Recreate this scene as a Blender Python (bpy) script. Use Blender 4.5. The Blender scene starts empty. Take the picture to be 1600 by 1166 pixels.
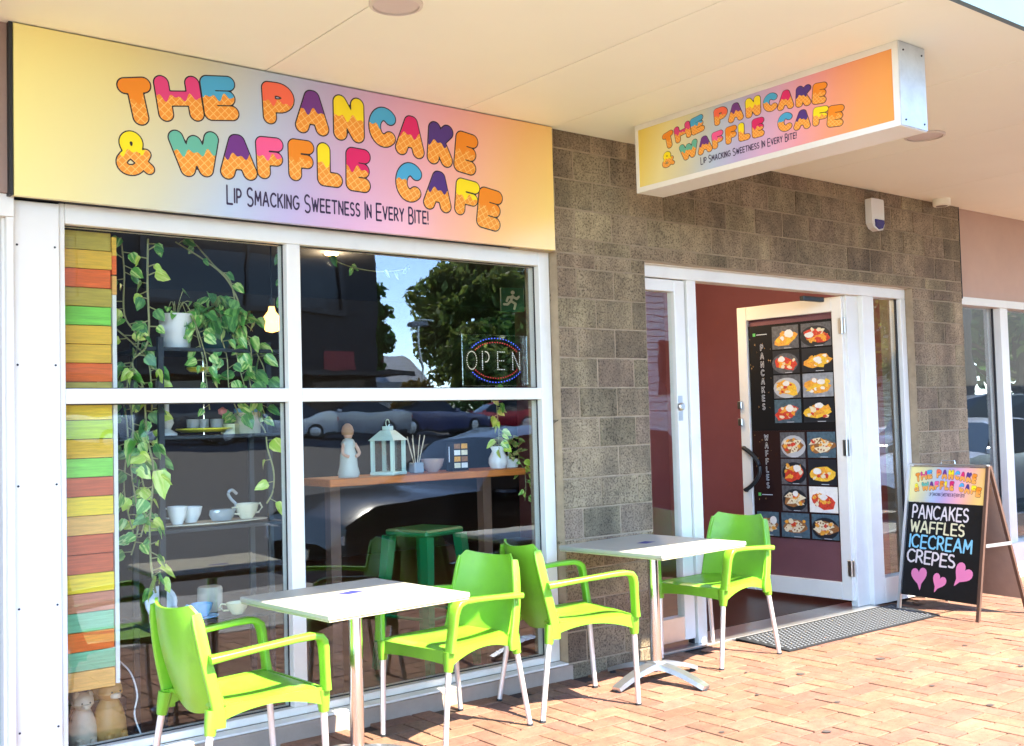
import bpy, bmesh, math, random
import numpy as np
from mathutils import Vector, Matrix
R_ = random.Random(7)
rad = math.radians
sc = bpy.context.scene
col = sc.collection

# ------------------------------------------------------------------ camera
cam_d = bpy.data.cameras.new('camera'); cam = bpy.data.objects.new('camera', cam_d); col.objects.link(cam)
YAW, PITCH, ROLL = .668, .046, -.027
fw = Vector((math.sin(YAW)*math.cos(PITCH), math.cos(YAW)*math.cos(PITCH), math.sin(PITCH)))
r0 = Vector((math.cos(YAW), -math.sin(YAW), 0)); u0 = r0.cross(fw)
rr = math.cos(ROLL)*r0 + math.sin(ROLL)*u0; uu = -math.sin(ROLL)*r0 + math.cos(ROLL)*u0
m = Matrix((rr, uu, -fw)).transposed().to_4x4(); m.translation = (-4.0539, -4.6935, 1.4569)
cam.matrix_world = m
cam_d.sensor_width = 36; cam_d.lens = 36*1684/1600; cam_d.clip_end = 2000; cam_d.clip_start = .05
sc.camera = cam
# ------------------------------------------------------------------ sky, sun, exposure
world = bpy.data.worlds.new('World'); sc.world = world; world.use_nodes = True
wt = world.node_tree; bg = wt.nodes['Background']
sky = wt.nodes.new('ShaderNodeTexSky'); sky.sky_type = 'NISHITA'; sky.sun_disc = False
SUN = Vector((-.2, 1, -1.25)).normalized()
sky.sun_elevation = math.asin(-SUN.z); sky.sun_rotation = math.atan2(-SUN.x, -SUN.y)
sky.air_density = .65; sky.dust_density = 0; sky.ozone_density = 2
wt.links.new(sky.outputs[0], bg.inputs[0]); bg.inputs[1].default_value = .14
sd = bpy.data.lights.new('sun', 'SUN'); sd.energy = 2.0; sd.angle = rad(.5); sd.color = (1, .93, .80)
sun = bpy.data.objects.new('sun', sd); col.objects.link(sun); sun.rotation_euler = SUN.to_track_quat('-Z', 'Y').to_euler()
vs = sc.view_settings; vs.view_transform = 'Standard'; vs.look = 'None'; vs.exposure = 3.65; vs.gamma = 1; vs.use_curve_mapping = False
sc.cycles.max_bounces = 10; sc.cycles.transparent_max_bounces = 16; sc.cycles.glossy_bounces = 5
sc.cycles.caustics_reflective = False; sc.cycles.caustics_refractive = False

# ------------------------------------------------------------------ materials
def s2l(c): return tuple(((v/255)/12.92 if v/255 <= .04045 else ((v/255+.055)/1.055)**2.4) for v in c)
M = {}
def pm(name, c, rough=.5, metal=0, var=0, vs=4., bump=0, bs=60., rnd=0, spec=.5, emit=None, es=0, island=False, stretch=None, dark=None, dvs=1.2):
    m = bpy.data.materials.new(name); m.use_nodes = True; nt = m.node_tree; N = nt.nodes; L = nt.links
    b = N['Principled BSDF']; b.inputs['Roughness'].default_value = rough; b.inputs['Metallic'].default_value = metal
    b.inputs['Specular IOR Level'].default_value = spec
    b.inputs['Base Color'].default_value = (*c, 1)
    if emit: b.inputs['Emission Color'].default_value = (*emit, 1); b.inputs['Emission Strength'].default_value = es
    need = var or bump or rnd or dark
    if need:
        tc = N.new('ShaderNodeTexCoord'); mp = N.new('ShaderNodeMapping'); L.new(tc.outputs['Object'], mp.inputs[0])
        oi = N.new('ShaderNodeObjectInfo')
        if stretch: mp.inputs['Scale'].default_value = stretch
        ad = N.new('ShaderNodeVectorMath'); ad.operation = 'MULTIPLY_ADD'; ad.inputs[1].default_value = (37, 53, 71)
        cb = N.new('ShaderNodeCombineXYZ')
        for i in range(3): L.new(oi.outputs['Random'], cb.inputs[i])
        L.new(cb.outputs[0], ad.inputs[0]); L.new(mp.outputs[0], ad.inputs[2])
        vec = ad.outputs[0]
        out = None
        if var or rnd:
            val = N.new('ShaderNodeMath'); val.operation = 'ADD'; val.inputs[0].default_value = 1; val.inputs[1].default_value = 0; cur = val.outputs[0]
            if var:
                nz = N.new('ShaderNodeTexNoise'); nz.inputs['Scale'].default_value = vs; nz.inputs['Detail'].default_value = 6; nz.inputs['Roughness'].default_value = .65; L.new(vec, nz.inputs['Vector'])
                mr = N.new('ShaderNodeMapRange'); mr.inputs[1].default_value = .25; mr.inputs[2].default_value = .75; mr.inputs[3].default_value = 1-var; mr.inputs[4].default_value = 1+var; L.new(nz.outputs[0], mr.inputs[0])
                mu = N.new('ShaderNodeMath'); mu.operation = 'MULTIPLY'; L.new(cur, mu.inputs[0]); L.new(mr.outputs[0], mu.inputs[1]); cur = mu.outputs[0]
            hs = N.new('ShaderNodeHueSaturation'); hs.inputs['Color'].default_value = (*c, 1)
            if rnd:
                src = oi.outputs['Random']
                if island: src = N.new('ShaderNodeNewGeometry').outputs['Random Per Island']
                mr = N.new('ShaderNodeMapRange'); mr.inputs[3].default_value = 1-rnd; mr.inputs[4].default_value = 1+rnd; L.new(src, mr.inputs[0])
                mu = N.new('ShaderNodeMath'); mu.operation = 'MULTIPLY'; L.new(cur, mu.inputs[0]); L.new(mr.outputs[0], mu.inputs[1]); cur = mu.outputs[0]
                wn = N.new('ShaderNodeTexWhiteNoise'); wn.noise_dimensions = '1D'; L.new(src, wn.inputs['W'])
                mr2 = N.new('ShaderNodeMapRange'); mr2.inputs[3].default_value = .5-rnd*.05; mr2.inputs[4].default_value = .5+rnd*.05; L.new(wn.outputs[0], mr2.inputs[0]); L.new(mr2.outputs[0], hs.inputs['Hue'])
            L.new(cur, hs.inputs['Value']); out = hs.outputs[0]
        if dark:
            nz = N.new('ShaderNodeTexNoise'); nz.inputs['Scale'].default_value = dvs; nz.inputs['Detail'].default_value = 8; nz.inputs['Roughness'].default_value = .7; L.new(vec, nz.inputs['Vector'])
            cr = N.new('ShaderNodeValToRGB'); cr.color_ramp.elements[0].position = .56; cr.color_ramp.elements[1].position = .72; L.new(nz.outputs[0], cr.inputs[0])
            mx = N.new('ShaderNodeMixRGB'); mx.inputs[2].default_value = (*dark, 1); L.new(cr.outputs[0], mx.inputs[0])
            if out: L.new(out, mx.inputs[1])
            else: mx.inputs[1].default_value = (*c, 1)
            out = mx.outputs[0]
        if out: L.new(out, b.inputs['Base Color'])
        if bump:
            nz = N.new('ShaderNodeTexNoise'); nz.inputs['Scale'].default_value = bs; nz.inputs['Detail'].default_value = 4; L.new(vec, nz.inputs['Vector'])
            bp = N.new('ShaderNodeBump'); bp.inputs['Strength'].default_value = bump; bp.inputs['Distance'].default_value = .01; L.new(nz.outputs[0], bp.inputs['Height']); L.new(bp.outputs[0], b.inputs['Normal'])
    M[name] = m; return m
def node(m, t, **k):
    n = m.node_tree.nodes.new(t)
    for a, v in k.items(): setattr(n, a, v)
    return n

pm('white_frame', (.80, .765, .68), .35, var=.05, vs=3, bump=.05, bs=30, dark=(.70, .67, .60), dvs=1.6)
pm('white_panel', (.81, .775, .70), .4, var=.03, vs=2)
pm('gasket', (.015, .015, .015), .6)
pm('soffit', (.94, .92, .74), .55, var=.03, vs=.8, bump=.03, bs=8)
pm('soffit_joint', (.25, .2, .14), .8)
pm('fascia_paint', (.105, .165, .18), .5, var=.05)
pm('pink_render', (.52, .34, .25), .75, var=.06, vs=3, bump=.2, bs=90)
pm('brown_render', (.33, .22, .17), .8, var=.08, vs=3, bump=.3, bs=60)
pm('mortar', (.36, .265, .165), .9, var=.25, vs=9, bump=.6, bs=60)
pm('plinth', (.36, .27, .20), .8, var=.15, vs=4, bump=.3, bs=50)
pm('joint_sand', (.055, .032, .02), .95, var=.3, vs=20, bump=.4, bs=150)
pm('asphalt', (.036, .036, .038), .85, var=.3, vs=6, bump=.5, bs=60)
pm('parking_lane', (.30, .285, .26), .85, var=.2, vs=8, bump=.5, bs=90)
pm('kerb', (.36, .34, .31), .8, var=.15, vs=4, bump=.2)
pm('alu', (.72, .70, .66), .32, metal=.9, var=.05, vs=10)
pm('alu_leg', (.72, .66, .60), .38, metal=.55, var=.04, vs=10)
pm('chrome', (.80, .80, .79), .14, metal=1)
pm('cast_alu', (.62, .62, .62), .28, metal=.9, var=.08, vs=14)
pm('rubber', (.02, .02, .02), .7)
pm('chair_green', (.175, .42, .022), .33, var=.12, vs=5, spec=.55, bump=.05, bs=140, dark=(.145, .34, .022), dvs=6)
pm('table_top', (.40, .375, .29), .42, var=.03, vs=5)
pm('table_edge', (.50, .47, .27), .4)
pm('blue_decal', (.03, .035, .19), .5)
pm('maroon', (.33, .115, .13), .7, var=.08, vs=2, bump=.1, bs=70)
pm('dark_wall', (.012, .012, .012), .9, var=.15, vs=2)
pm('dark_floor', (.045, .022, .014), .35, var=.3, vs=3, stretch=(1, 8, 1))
pm('dark_metal', (.028, .033, .036), .45, metal=.3)
pm('steel', (.55, .55, .54), .3, metal=1)
pm('black_mark', (.012, .008, .018), .55)
pm('tag_ink', (.025, .012, .05), .5)
pm('counter_wood', (.50, .14, .02), .4, var=.25, vs=6, stretch=(1, 12, 12))
pm('leg_wood', (.10, .05, .03), .6, var=.2)
pm('white_ceramic', (.80, .79, .74), .18)
pm('cream_ceramic', (.72, .66, .48), .25)
pm('blue_ceramic', (.22, .48, .72), .2)
pm('yellow_ceramic', (.78, .70, .05), .3)
pm('pale_yellow', (.75, .72, .42), .25)
pm('teal_pot', (.01, .06, .06), .4)
pm('lantern_mint', (.55, .72, .62), .45)
pm('doll_hair', (.42, .22, .10), .7); pm('skin_clay', (.62, .36, .24), .6); pm('dress_clay', (.50, .52, .44), .6)
pm('reed', (.62, .52, .38), .7)
pm('clear_glassy', (.35, .38, .38), .08, metal=.2)
pm('bowl_glass', (.55, .42, .36), .12, metal=.3)
pm('stool_green', (.005, .17, .05), .35)
pm('cat_orange', (.52, .26, .06), .5, var=.1); pm('cat_white', (.62, .48, .32), .5, var=.15); pm('cat_grey', (.36, .27, .22), .6, var=.15)
pm('candle_red', (.5, .05, .04), .5)
pm('flower_pink', (.6, .18, .16), .6)
pm('vine_stem', (.30, .30, .12), .6, var=.2)
pm('bulb_glass', (1, .35, .05), .3, emit=(1, .42, .08), es=.9)
pm('filament', (1, .8, .4), .3, emit=(1, .72, .3), es=6)
pm('spot_lens', (1, .6, .2), .3, emit=(1, .55, .2), es=2.5)
pm('downlight', (.66, .56, .50), .5); pm('downlight_rim', (.70, .62, .52), .5)
pm('alarm_white', (.74, .72, .66), .4); pm('alarm_blue', (.01, .015, .16), .2)
pm('cap_metal', (.62, .62, .60), .5, metal=.2, var=.15, vs=9); pm('sign_metal', (.50, .56, .62), .35, metal=.6, var=.12, vs=9)
pm('chalk_black', (.006, .006, .006), .6, var=.3, vs=10, spec=.25); pm('hardboard', (.30, .20, .14), .7, var=.1, vs=10)
pm('chalk_pink', (.80, .22, .40), .9); pm('chalk_red', (.75, .30, .32), .9); pm('chalk_white', (.74, .66, .63), .9, var=.4, vs=70); pm('chalk_yellow', (.76, .70, .42), .9, var=.4, vs=70); pm('chalk_blue', (.24, .58, .74), .9, var=.4, vs=70)
pm('mat_rubber', (.012, .013, .014), .7, var=.1, vs=20)
pm('mat_dot', (.13, .135, .14), .75, spec=.25)
pm('gum', (.07, .05, .04), .9)
pm('poster_black', (.006, .006, .007), .6, spec=.2); pm('poster_brown', (.022, .008, .007), .6, spec=.2); pm('poster_text', (.62, .63, .64), .6); pm('poster_star', (.8, .45, .15), .5)
pm('logo_green', (.1, .5, .1), .5)
pm('plate_dark', (.02, .022, .026), .3); pm('plate_blue', (.07, .12, .15), .4, var=.5, vs=40); pm('plate_grey', (.10, .10, .105), .5, var=.6, vs=40); pm('plate_light', (.28, .30, .32), .5, var=.4, vs=30)
pm('food_orange', (.80, .35, .04), .5, var=.4, vs=60); pm('food_cream', (.80, .68, .45), .5, var=.2, vs=50); pm('food_red', (.62, .05, .025), .45, var=.5, vs=60); pm('food_brown', (.30, .12, .035), .5, var=.4, vs=60); pm('food_yellow', (.85, .50, .04), .5, var=.3, vs=60); pm('food_white', (.82, .78, .70), .5, var=.1, vs=40); pm('food_rim', (.5, .5, .5), .4)
pm('exit_green', (.0, .12, .07), .4); pm('exit_white', (.7, .8, .7), .5)
pm('led_white', (.55, .56, .52), .4, emit=(1, .95, .85), es=.04); pm('led_red', (.7, .03, .03), .4, emit=(1, .05, .05), es=.05); pm('led_blue', (.04, .08, .6), .4, emit=(.1, .15, 1), es=.15); pm('led_plate', (.012, .02, .03), .5)
pm('bricks_far', (.25, .09, .06), .8, var=.2, vs=3)
pm('grey_render', (.030, .032, .036), .85, var=.12, vs=.6)
pm('far_window', (.012, .013, .016), .15); pm('far_frame', (.03, .03, .032), .5)
pm('white_boards', (.74, .74, .72), .6, var=.05); pm('roof_white', (.60, .62, .66), .45, var=.08); pm('roof_grey', (.3, .32, .34), .5)
pm('far_sign_red', (.28, .03, .04), .5)
pm('bark', (.10, .07, .045), .9, var=.3, vs=5, bump=.5, bs=20)
pm('far_leaf', (.09, .19, .04), .6, rnd=.55, island=True)
pm('far_leaf2', (.17, .22, .05), .6, rnd=.5, island=True)
pm('hedge_leaf', (.20, .14, .03), .6, rnd=.5, island=True)
pm('car_glass', (.02, .03, .035), .06, spec=.8); pm('tyre', (.02, .02, .02), .8); pm('rim', (.45, .45, .46), .3, metal=.8)
pm('lamp_clear', (.75, .76, .78), .1, metal=.3); pm('lamp_red', (.45, .02, .02), .2); pm('plate_number', (.7, .7, .6), .5)
pm('grass', (.07, .11, .03), .9, var=.3, vs=2)
for n, c in dict(car_silver=(.45, .47, .50), car_white=(.75, .76, .77), car_black=(.010, .011, .013), car_purple=(.10, .11, .22), car_red=(.42, .015, .04), car_grey=(.20, .21, .22), car_dark=(.06, .065, .075)).items(): pm(n, c, .22, metal=.25, spec=.6)

def wood_plank(name, c):
    m = pm(name, c, .55, var=.28, vs=5, stretch=(1.5, 6, 22), bump=.12, bs=30); return m
for n, c in dict(plank_olive=(.50, .37, .05), plank_mustard=(.80, .46, .04), plank_orange=(.85, .15, .02), plank_green=(.22, .62, .07), plank_yellow=(.88, .60, .03), plank_lime=(.50, .62, .03), plank_tan=(.80, .42, .10), plank_red=(.58, .11, .035), plank_teal=(.20, .48, .26), plank_rose=(.58, .21, .11)).items(): wood_plank(n, c)

# pavers
def paver_mat(name, island):
    m = pm(name, (.222, .106, .060), .85, var=.28, vs=14, bump=.35, bs=220, rnd=.18, island=island, dark=(.17, .075, .045), dvs=4)
    nt = m.node_tree; N = nt.nodes; L = nt.links; b = N['Principled BSDF']; base = b.inputs['Base Color'].links[0].from_socket; gp = N.new('ShaderNodeNewGeometry')
    for sc_, lo, hi, p0, p1 in ((1.3, .72, 1.08, .35, .62), (55, .55, 1.05, .34, .46)):
        nz = N.new('ShaderNodeTexNoise'); nz.inputs['Scale'].default_value = sc_; nz.inputs['Detail'].default_value = 6; nz.inputs['Roughness'].default_value = .7; L.new(gp.outputs['Position'], nz.inputs['Vector'])
        mr = N.new('ShaderNodeMapRange'); mr.inputs[1].default_value = p0; mr.inputs[2].default_value = p1; mr.inputs[3].default_value = lo; mr.inputs[4].default_value = hi; L.new(nz.outputs[0], mr.inputs[0])
        mx = N.new('ShaderNodeMixRGB'); mx.blend_type = 'MULTIPLY'; mx.inputs[0].default_value = 1; L.new(base, mx.inputs[1]); L.new(mr.outputs[0], mx.inputs[2]); base = mx.outputs[0]
    L.new(base, b.inputs['Base Color'])
    return m
paver_mat('paver', False); paver_mat('paver_joined', True)

# concrete block with pits and stains
def block_mat():
    m = pm('block', (.36, .275, .172), .95, var=.30, vs=11, rnd=.25)
    nt = m.node_tree; N = nt.nodes; L = nt.links; b = N['Principled BSDF']
    base = b.inputs['Base Color'].links[0].from_socket
    tc = N.new('ShaderNodeTexCoord')
    gp = N.new('ShaderNodeNewGeometry')
    n1 = N.new('ShaderNodeTexNoise'); n1.inputs['Scale'].default_value = 85; n1.inputs['Detail'].default_value = 5; n1.inputs['Roughness'].default_value = .75; L.new(gp.outputs['Position'], n1.inputs['Vector'])
    c1 = N.new('ShaderNodeValToRGB'); e = c1.color_ramp.elements; e[0].position = .36; e[0].color = (.22, .20, .17, 1); e[1].position = .52; e[1].color = (1, 1, 1, 1); x = e.new(.72); x.color = (1.0, 1.0, .97, 1); x = e.new(.80); x.color = (1.9, 1.85, 1.7, 1)
    L.new(n1.outputs[0], c1.inputs[0])
    mx = N.new('ShaderNodeMixRGB'); mx.blend_type = 'MULTIPLY'; mx.inputs[0].default_value = 1; L.new(base, mx.inputs[1]); L.new(c1.outputs[0], mx.inputs[2])
    n2 = N.new('ShaderNodeTexNoise'); n2.inputs['Scale'].default_value = 1.7; n2.inputs['Detail'].default_value = 5
    mp = N.new('ShaderNodeMapping'); mp.inputs['Scale'].default_value = (2.2, 1, .55); L.new(gp.outputs['Position'], mp.inputs[0]); L.new(mp.outputs[0], n2.inputs['Vector'])
    c2 = N.new('ShaderNodeValToRGB'); e = c2.color_ramp.elements; e[0].position = .38; e[0].color = (.55, .53, .52, 1); e[1].position = .62; e[1].color = (1.12, 1.1, 1.05, 1); L.new(n2.outputs[0], c2.inputs[0])
    m2 = N.new('ShaderNodeMixRGB'); m2.blend_type = 'MULTIPLY'; m2.inputs[0].default_value = .9; L.new(mx.outputs[0], m2.inputs[1]); L.new(c2.outputs[0], m2.inputs[2])
    L.new(m2.outputs[0], b.inputs['Base Color'])
    bp = N.new('ShaderNodeBump'); bp.inputs['Strength'].default_value = 1.0; bp.inputs['Distance'].default_value = .014; L.new(n1.outputs[0], bp.inputs['Height']); L.new(bp.outputs[0], b.inputs['Normal'])
block_mat()

# glass: clear sheet with Schlick reflection
def glass_mat(name, r0=.13, tint=(.965, .985, .975)):
    m = bpy.data.materials.new(name); m.use_nodes = True; nt = m.node_tree; N = nt.nodes; L = nt.links
    for n in list(N): N.remove(n)
    o = N.new('ShaderNodeOutputMaterial'); mx = N.new('ShaderNodeMixShader'); tr = N.new('ShaderNodeBsdfTransparent'); gl = N.new('ShaderNodeBsdfGlossy')
    tr.inputs[0].default_value = (*tint, 1); gl.inputs['Roughness'].default_value = .0; gl.inputs[0].default_value = (.95, .97, 1, 1)
    lw = N.new('ShaderNodeLayerWeight'); lw.inputs[0].default_value = .5
    pw = N.new('ShaderNodeMath'); pw.operation = 'POWER'; pw.inputs[1].default_value = 4; L.new(lw.outputs['Facing'], pw.inputs[0])
    ma = N.new('ShaderNodeMath'); ma.operation = 'MULTIPLY_ADD'; ma.inputs[1].default_value = 1-r0; ma.inputs[2].default_value = r0; L.new(pw.outputs[0], ma.inputs[0])
    nz = N.new('ShaderNodeTexNoise'); nz.inputs['Scale'].default_value = 2.2; gp = N.new('ShaderNodeNewGeometry'); L.new(gp.outputs['Position'], nz.inputs['Vector'])
    bp = N.new('ShaderNodeBump'); bp.inputs['Strength'].default_value = .02; bp.inputs['Distance'].default_value = .05; L.new(nz.outputs[0], bp.inputs['Height']); L.new(bp.outputs[0], gl.inputs['Normal'])
    L.new(ma.outputs[0], mx.inputs[0]); L.new(tr.outputs[0], mx.inputs[1]); L.new(gl.outputs[0], mx.inputs[2]); L.new(mx.outputs[0], o.inputs[0])
    M[name] = m
glass_mat('glass', .045); glass_mat('glass_small', .10)

# pothos leaf: variegated
def leaf_mat(name, g, y):
    m = pm(name, g, .35); nt = m.node_tree; N = nt.nodes; L = nt.links; b = N['Principled BSDF']
    tc = N.new('ShaderNodeTexCoord'); oi = N.new('ShaderNodeObjectInfo'); ad = N.new('ShaderNodeVectorMath'); ad.operation = 'MULTIPLY_ADD'; ad.inputs[1].default_value = (31, 17, 23)
    cb = N.new('ShaderNodeCombineXYZ')
    for i in range(3): L.new(oi.outputs['Random'], cb.inputs[i])
    L.new(cb.outputs[0], ad.inputs[0]); L.new(tc.outputs['Object'], ad.inputs[2])
    mp = N.new('ShaderNodeMapping'); mp.inputs['Scale'].default_value = (.6, 3, 1); L.new(ad.outputs[0], mp.inputs[0])
    nz = N.new('ShaderNodeTexNoise'); nz.inputs['Scale'].default_value = 1.7; nz.inputs['Detail'].default_value = 3; L.new(mp.outputs[0], nz.inputs['Vector'])
    cr = N.new('ShaderNodeValToRGB'); e = cr.color_ramp.elements; e[0].position = .47; e[0].color = (*g, 1); e[1].position = .60; e[1].color = (*y, 1); L.new(nz.outputs[0], cr.inputs[0])
    L.new(cr.outputs[0], b.inputs['Base Color']); b.inputs['Subsurface Weight'].default_value = 0
leaf_mat('leaf', (.10, .32, .04), (.55, .68, .20)); leaf_mat('leaf_dark', (.05, .19, .04), (.18, .40, .09)); leaf_mat('leaf_lime', (.42, .60, .06), (.68, .74, .18))
leaf_mat('leaf_succulent', (.16, .30, .06), (.55, .45, .16))

for n_ in ('far_leaf', 'far_leaf2', 'hedge_leaf'):
    nt = M[n_].node_tree; b = nt.nodes['Principled BSDF']; tr = nt.nodes.new('ShaderNodeBsdfTranslucent'); ad = nt.nodes.new('ShaderNodeMixShader'); ad.inputs[0].default_value = .5
    nt.links.new(b.inputs['Base Color'].links[0].from_socket, tr.inputs[0]); nt.links.new(b.outputs[0], ad.inputs[1]); nt.links.new(tr.outputs[0], ad.inputs[2]); nt.links.new(ad.outputs[0], nt.nodes['Material Output'].inputs[0])
# sign artwork gradient (runs along the sign's own length)
def gradient_mat(name, W, H, tilt=.35, box=False):
    m = pm(name, (1, 1, 1), .22, spec=.5); nt = m.node_tree; N = nt.nodes; L = nt.links; b = N['Principled BSDF']
    tc = N.new('ShaderNodeTexCoord'); sp = N.new('ShaderNodeSeparateXYZ'); L.new(tc.outputs['Object'], sp.inputs[0])
    a = N.new('ShaderNodeMath'); a.operation = 'MULTIPLY_ADD'; a.inputs[1].default_value = -tilt; L.new(sp.outputs[1], a.inputs[0]); L.new(sp.outputs[0], a.inputs[2])
    d = N.new('ShaderNodeMath'); d.operation = 'DIVIDE'; d.inputs[1].default_value = W; L.new(a.outputs[0], d.inputs[0])
    s = N.new('ShaderNodeMath'); s.operation = 'ADD'; s.inputs[1].default_value = .5*tilt*H/W; L.new(d.outputs[0], s.inputs[0])
    cr = N.new('ShaderNodeValToRGB'); E = cr.color_ramp.elements
    st = [(0, (250, 234, 150)), (.12, (234, 220, 155)), (.24, (212, 207, 175)), (.36, (184, 198, 216)), (.46, (190, 178, 212)), (.58, (220, 172, 200)), (.70, (240, 176, 182)), (.80, (246, 184, 155)), (.90, (248, 196, 125)), (1, (250, 212, 122))]
    if box: st[-4:] = [(.70, (236, 160, 165)), (.80, (240, 158, 125)), (.90, (240, 160, 95)), (1, (238, 158, 78))]; st[0] = (0, (240, 210, 100))
    E[0].position = 0; E[0].color = (*s2l(st[0][1]), 1); E[1].position = 1; E[1].color = (*s2l(st[-1][1]), 1)
    for p_, c_ in st[1:-1]: x = E.new(p_); x.color = (*s2l(c_), 1)
    L.new(s.outputs[0], cr.inputs[0]); L.new(cr.outputs[0], b.inputs['Base Color'])
    return name
# waffle cone print
def waffle_mat():
    m = pm('cone', s2l((246, 160, 62)), .4); nt = m.node_tree; N = nt.nodes; L = nt.links; b = N['Principled BSDF']
    tc = N.new('ShaderNodeTexCoord'); outs = []
    for ang in (50, -40):
        mp = N.new('ShaderNodeMapping'); mp.inputs['Rotation'].default_value = (0, 0, rad(ang)); mp.inputs['Scale'].default_value = (1, 1, 1); L.new(tc.outputs['Object'], mp.inputs[0])
        sp = N.new('ShaderNodeSeparateXYZ'); L.new(mp.outputs[0], sp.inputs[0])
        f = N.new('ShaderNodeMath'); f.operation = 'MULTIPLY'; f.inputs[1].default_value = 8; L.new(sp.outputs[0], f.inputs[0])
        g = N.new('ShaderNodeMath'); g.operation = 'FRACT'; L.new(f.outputs[0], g.inputs[0])
        h = N.new('ShaderNodeMath'); h.operation = 'LESS_THAN'; h.inputs[1].default_value = .13; L.new(g.outputs[0], h.inputs[0]); outs.append(h.outputs[0])
    mx = N.new('ShaderNodeMath'); mx.operation = 'MAXIMUM'; L.new(outs[0], mx.inputs[0]); L.new(outs[1], mx.inputs[1])
    c = N.new('ShaderNodeMixRGB'); c.inputs[1].default_value = (*s2l((240, 152, 52)), 1); c.inputs[2].default_value = (*s2l((250, 196, 110)), 1); L.new(mx.outputs[0], c.inputs[0]); L.new(c.outputs[0], b.inputs['Base Color'])
waffle_mat()
ICE = dict(o=(240, 140, 30), p=(225, 62, 128), b=(70, 170, 215), c=(248, 108, 78), v=(112, 50, 135), y=(250, 225, 30), m=(222, 30, 105), i=(78, 48, 128), t=(102, 184, 160), k=(245, 92, 150))
for k, c in ICE.items(): pm('icing_'+k, s2l(c), .4)

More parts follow.
